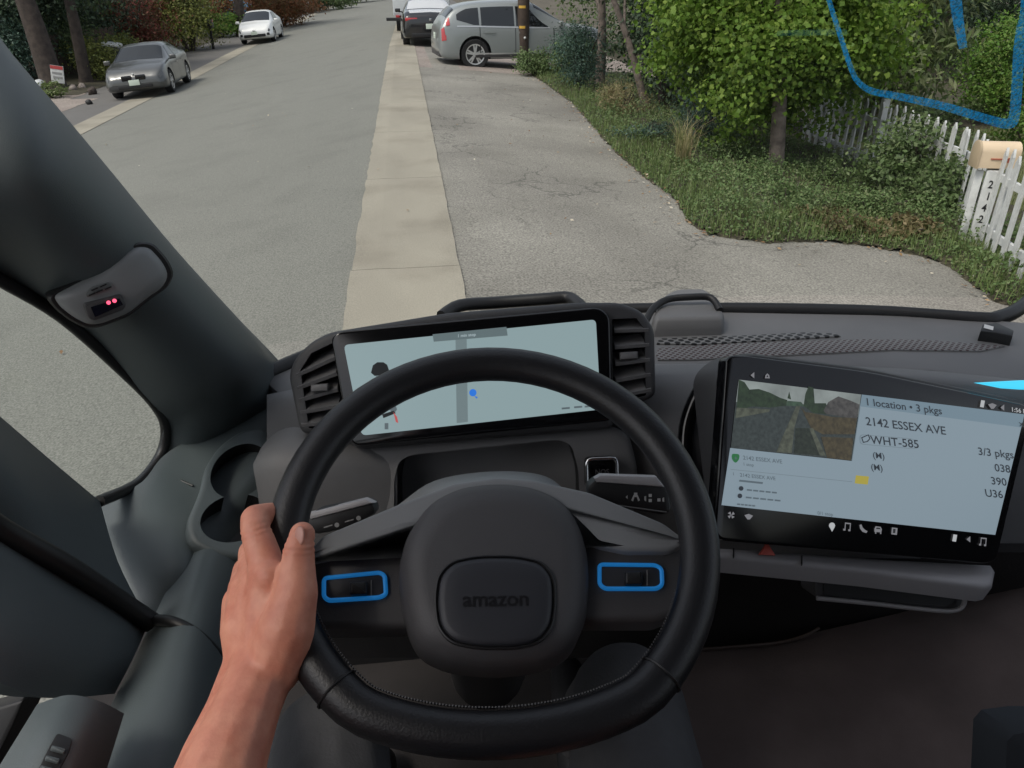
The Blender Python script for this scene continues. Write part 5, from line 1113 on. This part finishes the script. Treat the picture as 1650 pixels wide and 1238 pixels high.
# quarter window
QW = [(-60, 412, .73), (0, 451, .78), (100, 511, .85), (200, 600, .94), (250, 652, .99), (267, 690, 1.03), (259, 733, 1.04), (222, 779, .99), (160, 808, .90)]
tube('window_seal', crom([at(*q) for q in QW], 5), .007, M['seal'], van, 8)
pq = (at(100, 600, .86), (at(200, 640, .97)-at(0, 520, .80)).cross(at(100, 700, .86)-at(0, 520, .80)).normalized())
if pq[1].dot(CAM-pq[0]) < 0: pq = (pq[0], -pq[1])
slab('quarter_glass', [(-60, 420), (0, 455), (100, 514), (200, 603), (252, 660), (266, 692), (256, 732), (220, 776), (158, 806), (0, 670), (-60, 620)], pq, .003, M['cabglass'], van)
# trim below the window, running into the cup-holder console
patch('kick_trim', [[(120, 806, .95), (218, 784, .97), (262, 736, 1.02), (310, 705, 1.06), (400, 655, 1.12), (490, 612, 1.24)], [(150, 885, .90), (260, 850, .92), (315, 790, .99), (355, 735, 1.04), (425, 685, 1.09), (500, 650, 1.16)], [(195, 985, .86), (290, 920, .87), (330, 870, .93), (365, 830, .97), (430, 760, 1.03), (520, 700, 1.08)], [(200, 1030, .87), (310, 990, .87), (350, 960, .93), (390, 920, .97), (460, 860, 1.05), (540, 800, 1.1)]], M['trim'], van, 6, .015)
tube('trim_joint', [at(266, 763, 1.004), at(290, 774, .9975), at(311, 783, .992)], .0014, M['seal'], van, 6)
CPN = plane((340, 730, 1.0), (430, 700, 1.06), (330, 870, .90))
tray_ = slab('cup_holder', round_poly([(352, 716), (390, 690), (425, 688), (455, 700), (455, 880), (400, 898), (345, 894), (304, 872), (300, 838), (322, 790), (330, 750)], 22, 5), CPN, .05, M['trim'], van, .008, 3)
c1 = slab('cut', [(391+47*math.cos(a)+12*math.sin(a), 742-44*math.sin(a)) for a in np.linspace(0, 6.283, 33)[:-1]], (CPN[0]+CPN[1]*.02, CPN[1]), .062, M['black'])
c2 = slab('cut', [(382+55*math.cos(a)+10*math.sin(a), 818-39*math.sin(a)) for a in np.linspace(0, 6.283, 33)[:-1]], (CPN[0]+CPN[1]*.02, CPN[1]), .062, M['black'])
boolean(tray_, [c1, c2])
slab('cup_holder_skirt', round_poly([(306, 868), (345, 890), (400, 896), (452, 880), (450, 960), (330, 930), (304, 890)], 10), (CPN[0]-CPN[1]*.045, CPN[1]), .03, M['dashdark'], van, .006)
patch('dash_end', [[(412, 742, .99), (425, 716, 1.0), (460, 690, 1.0), (520, 695, .995), (640, 725, 1.0)], [(408, 752, .955), (424, 735, .95), (460, 728, .945), (520, 735, .950), (640, 748, .99)], [(416, 800, .955), (430, 800, .945), (460, 800, .94), (520, 805, .95), (640, 810, .99)], [(425, 880, .97), (440, 880, .96), (470, 880, .96), (530, 890, .97), (640, 890, 1.0)]], M['dash'], van, 4, .015)
tube('dash_end_joint', crom([at(430, 740, .9505), at(430, 760, .9455), at(435, 795, .9445), at(444, 835, .948)], 4), .0012, M['seal'], van, 5)
# door: dark inner frame, seal groove, card, grey diagonal trim, switch panel
dr = bpy.data.objects.new('door', None); COL.objects.link(dr); dr.parent = van; dr.matrix_parent_inverse = world_of(van).inverted()
patch('door_frame', [[(-140, 570, .62), (-60, 622, .68), (0, 671, .74), (80, 740, .82), (161, 808, .90)], [(-140, 660, .60), (-60, 715, .64), (10, 770, .70), (90, 840, .77), (190, 905, .84)], [(-140, 745, .61), (-60, 800, .65), (0, 845, .70), (110, 905, .76), (236, 995, .82)]], M['trim'], dr, 5, .02)
tube('door_seal', crom([at(-140, 748, .60), at(-60, 808, .625), at(0, 853, .665), at(110, 915, .72), at(190, 968, .765), at(244, 1004, .79)], 5), .0105, M['seal'], dr, 10)
patch('door_card', [[(-140, 765, .60), (-60, 820, .63), (0, 858, .67), (110, 922, .73), (240, 1004, .80)], [(-140, 900, .56), (-60, 950, .58), (20, 1000, .61), (110, 1050, .66), (215, 1060, .75)], [(-160, 1010, .55), (-80, 1060, .56), (0, 1100, .58), (80, 1125, .63), (185, 1118, .72)]], M['trim'], dr, 5, .02)
patch('side_trim', [[(300, 885, .93), (330, 880, .90), (370, 900, .90), (440, 930, .96)], [(245, 1000, .82), (295, 985, .785), (345, 1010, .79), (420, 1060, .86)], [(190, 1115, .72), (250, 1090, .68), (320, 1110, .685), (400, 1160, .76)], [(90, 1300, .58), (170, 1290, .55), (270, 1300, .555), (370, 1310, .62)]], M['trim'], van, 6, .02)
tube('trim_seal', crom([at(238, 1000, .80), at(270, 1001, .772), at(300, 1012, .764), at(330, 1034, .766), at(362, 1070, .775)], 5), .0058, M['seal'], van, 8)
arm = patch('armrest', [[(60, 1135, .56), (110, 1120, .55), (160, 1130, .56), (200, 1150, .58)], [(20, 1200, .53), (70, 1185, .515), (130, 1195, .52), (180, 1215, .55)], [(-60, 1330, .49), (10, 1320, .475), (80, 1325, .48), (140, 1340, .51)]], M['trim'], dr, 5, .02)
slab('switch_panel', round_poly([(78, 1205), (92, 1180), (118, 1190), (112, 1210), (84, 1262), (54, 1255)], 6), plane((70, 1185, .511), (130, 1195, .516), (60, 1322, .472)), .01, M['black'], dr, .001)
for k in range(4): slab('switch', round_poly([(84-k*9, 1200+k*16), (106-k*9, 1206+k*16), (103-k*9, 1213+k*16), (81-k*9, 1207+k*16)], 2), plane((70, 1185, .509), (130, 1195, .514), (60, 1322, .470)), .003, M['trim'], dr, .0008)
slab('door_sill', [(-140, 1250), (-40, 1150), (38, 1128), (20, 1170), (-60, 1330)], dpl(.62), .03, M['black'], dr, .003)
#PERSON
# ------------------------------------------------------------------ driver: left hand on the rim, knees under it
M['skin'] = mat('warm_skin', (.68, .305, .205), .52, .16, 70, .6, 150, col2=(.56, .205, .135)); sb = M['skin'].node_tree.nodes['Principled BSDF']
sb.inputs['Subsurface Weight'].default_value = .12; sb.inputs['Subsurface Radius'].default_value = (.012, .005, .003); sb.inputs['Subsurface Scale'].default_value = .5
M['nail'] = mat('nail', (.50, .25, .20), .3); M['cloth'] = mat('charcoal_trousers', (.060, .060, .064), .9, .25, 20, .5, 300); M['shirt'] = mat('navy_shirt', (.02, .03, .06), .9, .2, 20, .4, 300)
seat_z = EYE-.84
person = thing('person', 'driver with left hand gripping the steering wheel, dark trousers', 'person', (0, -.1, seat_z))
def blob(bm, a, b, ra, rb, n=12):
    """tapered capsule."""
    a, b = Vector(a), Vector(b); d = b-a; L = d.length; u = d.normalized(); pts = []; rs = []
    for k in range(5): t = math.pi/2*(k/4); pts.append(a-u*ra*math.cos(t)); rs.append(max(1e-4, ra*math.sin(t)))
    for k in range(1, 4): pts.append(a.lerp(b, k/4)); rs.append(ra+(rb-ra)*k/4)
    for k in range(5): t = math.pi/2*(1-k/4); pts.append(b+u*rb*math.cos(t)); rs.append(max(1e-4, rb*math.sin(t)))
    add_tube(bm, pts, rs, n)
def chain(bm, P, R):
    for i in range(len(P)-1): blob(bm, P[i], P[i+1], R[i], R[i+1])
def fuse(name, bm, vox, it, m, par):
    o = link(name, bmesh_to(name, bm), m, par); r = o.modifiers.new('r', 'REMESH'); r.mode = 'VOXEL'; r.voxel_size = vox
    s = o.modifiers.new('s', 'SMOOTH'); s.iterations = it; s.factor = .5
    me = evaluated(o); o.modifiers.clear(); o.data = me
    if not me.materials: me.materials.append(m)
    shade(me, 180); return o
px = lambda L: [at(*q) for q in L]
bm = bmesh.new()
chain(bm, px([(424, 1075, .562), (430, 1000, .568), (436, 932, .574)]), [.020, .019, .0150])         # index metacarpal
chain(bm, px([(416, 1075, .566), (412, 1000, .575), (412, 938, .586)]), [.020, .019, .0140])
chain(bm, px([(410, 1075, .572), (398, 1000, .588), (395, 948, .602)]), [.020, .018, .0135])
chain(bm, px([(406, 1075, .580), (391, 1010, .600), (384, 970, .618)]), [.018, .017, .0130])
chain(bm, px([(420, 1090, .572), (412, 1010, .582), (408, 955, .592)]), [.024, .026, .019])
chain(bm, px([(436, 932, .574), (412, 856, .590)]), [.0142, .0118]); chain(bm, px([(412, 856, .590), (411, 836, .600), (436, 829, .618), (462, 832, .628)]), [.0118, .0112, .0098, .0085])   # index wraps behind the rim
chain(bm, px([(412, 938, .586), (406, 890, .630), (424, 880, .652), (452, 884, .656)]), [.0135, .0112, .0102, .009])
chain(bm, px([(395, 948, .602), (396, 918, .650), (418, 910, .668), (446, 915, .668)]), [.0128, .0108, .0098, .0088])
chain(bm, px([(384, 970, .618), (390, 952, .662), (410, 948, .676), (436, 952, .672)]), [.0120, .0096, .0088, .008])
chain(bm, px([(440, 1072, .556), (462, 1012, .552), (478, 958, .556), (481, 896, .566), (487, 862, .570)]), [.022, .0205, .0155, .0116, .0100])    # thumb
blob(bm, at(481, 893, .566), at(482, 886, .566), .0124, .0120)
chain(bm, px([(452, 1030, .558), (440, 985, .566)]), [.020, .017])                             # web of the thumb
blob(bm, at(436, 930, .570), at(430, 922, .574), .0135, .0130)
sh = Vector((-.21, -.10, EYE-.30)); el = at(312, 1390, .47)
chain(bm, px([(422, 1078, .560), (398, 1140, .534), (368, 1215, .508)])+[el], [.0240, .0232, .0262, .037]); chain(bm, px([(408, 1080, .570), (384, 1145, .542), (352, 1225, .515)])+[el], [.0232, .0228, .0255, .036])
chain(bm, [el, el.lerp(sh, .5), sh], [.043, .05, .058])
sh2 = Vector((.21, -.10, EYE-.30)); el2 = Vector((.32, .02, EYE-.60)); wr2 = Vector((.16, .20, EYE-.64)); hd2 = Vector((.10, .27, EYE-.65))
chain(bm, [sh2, sh2.lerp(el2, .5), el2], [.058, .05, .042]); chain(bm, [el2, wr2], [.042, .026]); chain(bm, [wr2, hd2], [.027, .030])
for k in range(4): f0 = hd2+Vector((-.028+.018*k, .01, 0)); chain(bm, [f0, f0+Vector((-.015, .035, .006)), f0+Vector((-.025, .06, -.012))], [.0105, .0095, .008])
chain(bm, [hd2+Vector((-.02, -.02, .01)), hd2+Vector((-.05, .005, .012)), hd2+Vector((-.06, .03, .0))], [.014, .011, .009])
chain(bm, [sh, Vector((0, -.12, EYE-.30)), sh2], [.058, .075, .058]); chain(bm, [Vector((0, -.12, EYE-.30)), Vector((0, -.12, EYE-.19))], [.06, .056])
body = fuse('body', bm, .0017, 16, M['skin'], person)
nv = len(body.data.vertices); CO = np.empty(nv*3); body.data.vertices.foreach_get('co', CO); CO = CO.reshape(-1, 3); NO = np.empty(nv*3); body.data.vertices.foreach_get('normal', NO); NO = NO.reshape(-1, 3)
for (c, c2, lam, amp, win) in ((at(481.5, 889, .553), at(478, 950, .553), .0042, .0009, .010), (at(412, 855, .577), at(425, 900, .574), .0044, .0008, .010), (at(487, 866, .559), at(481, 896, .555), .0036, .0005, .006)):   # skin creases over the joints
    ax = np.array((c2-c).normalized()); D = CO-np.array(c); k = np.linalg.norm(D, axis=1) < .022; t = D @ ax
    CO -= NO*(k*amp*(.5+.5*np.cos(6.283*t/lam))*np.exp(-(t/(win*.55))**2))[:, None]
for (c, r, a_) in ((at(436, 930, .558), .017, .0024), (at(408, 938, .571), .015, .0016), (at(390, 950, .588), .014, .0014)):   # knuckle swellings
    d = np.linalg.norm(CO-np.array(c), axis=1); CO += NO*(a_*np.clip(1-(d/r)**2, 0, 1)**2)[:, None]
body.data.vertices.foreach_set('co', CO.ravel()); body.data.update()
# thumbnail
nb = at(480.5, 864, .559); fwn = (CAM-nb).normalized(); bm = bmesh.new()
bmesh.ops.create_uvsphere(bm, u_segments=14, v_segments=8, radius=1); tz = (at(484, 850, .565)-at(478, 890, .56)).normalized(); nx_ = (fwn+(at(470, 864, .559)-at(480, 864, .559)).normalized()*.9).normalized(); tz = (tz-nx_*tz.dot(nx_)).normalized(); ty = nx_.cross(tz)
for v in bm.verts: v.co = nb+nx_*(v.co.x*.0016-.0012)+tz*v.co.y*.0072+ty*v.co.z*.0052
link('thumbnail', bmesh_to('thumbnail', bm), M['nail'], person, 180)
bm = bmesh.new()
for s in (-1, 1): chain(bm, [Vector((s*.20, -.11, EYE-.31)), Vector((s*.262, -.08, EYE-.44))], [.075, .066])
chain(bm, [Vector((-.17, -.12, EYE-.33)), Vector((.17, -.12, EYE-.33))], [.085, .085]); chain(bm, [Vector((0, -.13, EYE-.36)), Vector((0, -.10, EYE-.70))], [.13, .145]); chain(bm, [Vector((-.08, -.13, EYE-.38)), Vector((-.08, -.10, EYE-.70))], [.11, .12]); chain(bm, [Vector((.08, -.13, EYE-.38)), Vector((.08, -.10, EYE-.70))], [.11, .12])
fuse('shirt', bm, .008, 4, M['shirt'], person)
bm = bmesh.new(); kl, kr = at(530, 1210, .86), at(1010, 1130, .92)
for s, k, foot in ((-1, kl, (-.14, .72, .86)), (1, kr, (.22, .86, .88))):
    hip = Vector((s*.10, -.08, EYE-.76)); chain(bm, [hip, hip.lerp(k, .5), k], [.10, .088, .068]); f = Vector(foot); chain(bm, [k, k.lerp(f, .4), f], [.066, .062, .046])
chain(bm, [Vector((-.10, -.08, EYE-.76)), Vector((.10, -.08, EYE-.76))], [.12, .12])
fuse('trousers', bm, .007, 4, M['cloth'], person)
for f in ((-.14, .72, .80), (.22, .86, .82)):
    bm = bmesh.new(); f = Vector(f); chain(bm, [f+Vector((0, -.05, .0)), f+Vector((.01, .09, .0)), f+Vector((.015, .19, -.012))], [.044, .044, .034]); fuse('shoe', bm, .006, 3, M['black'], person)
bm = bmesh.new(); add_box(bm, (0, -.06, EYE-.98), (.52, .56, .16), None, .05, 3); add_box(bm, (0, -.36, EYE-.52), (.50, .14, .82), Matrix.Rotation(.12, 3, 'X'), .05, 3); add_box(bm, (0, -.05, .92), (.3, .4, .32))
link('seat', bmesh_to('seat', bm), M['dashdark'], van, 50)
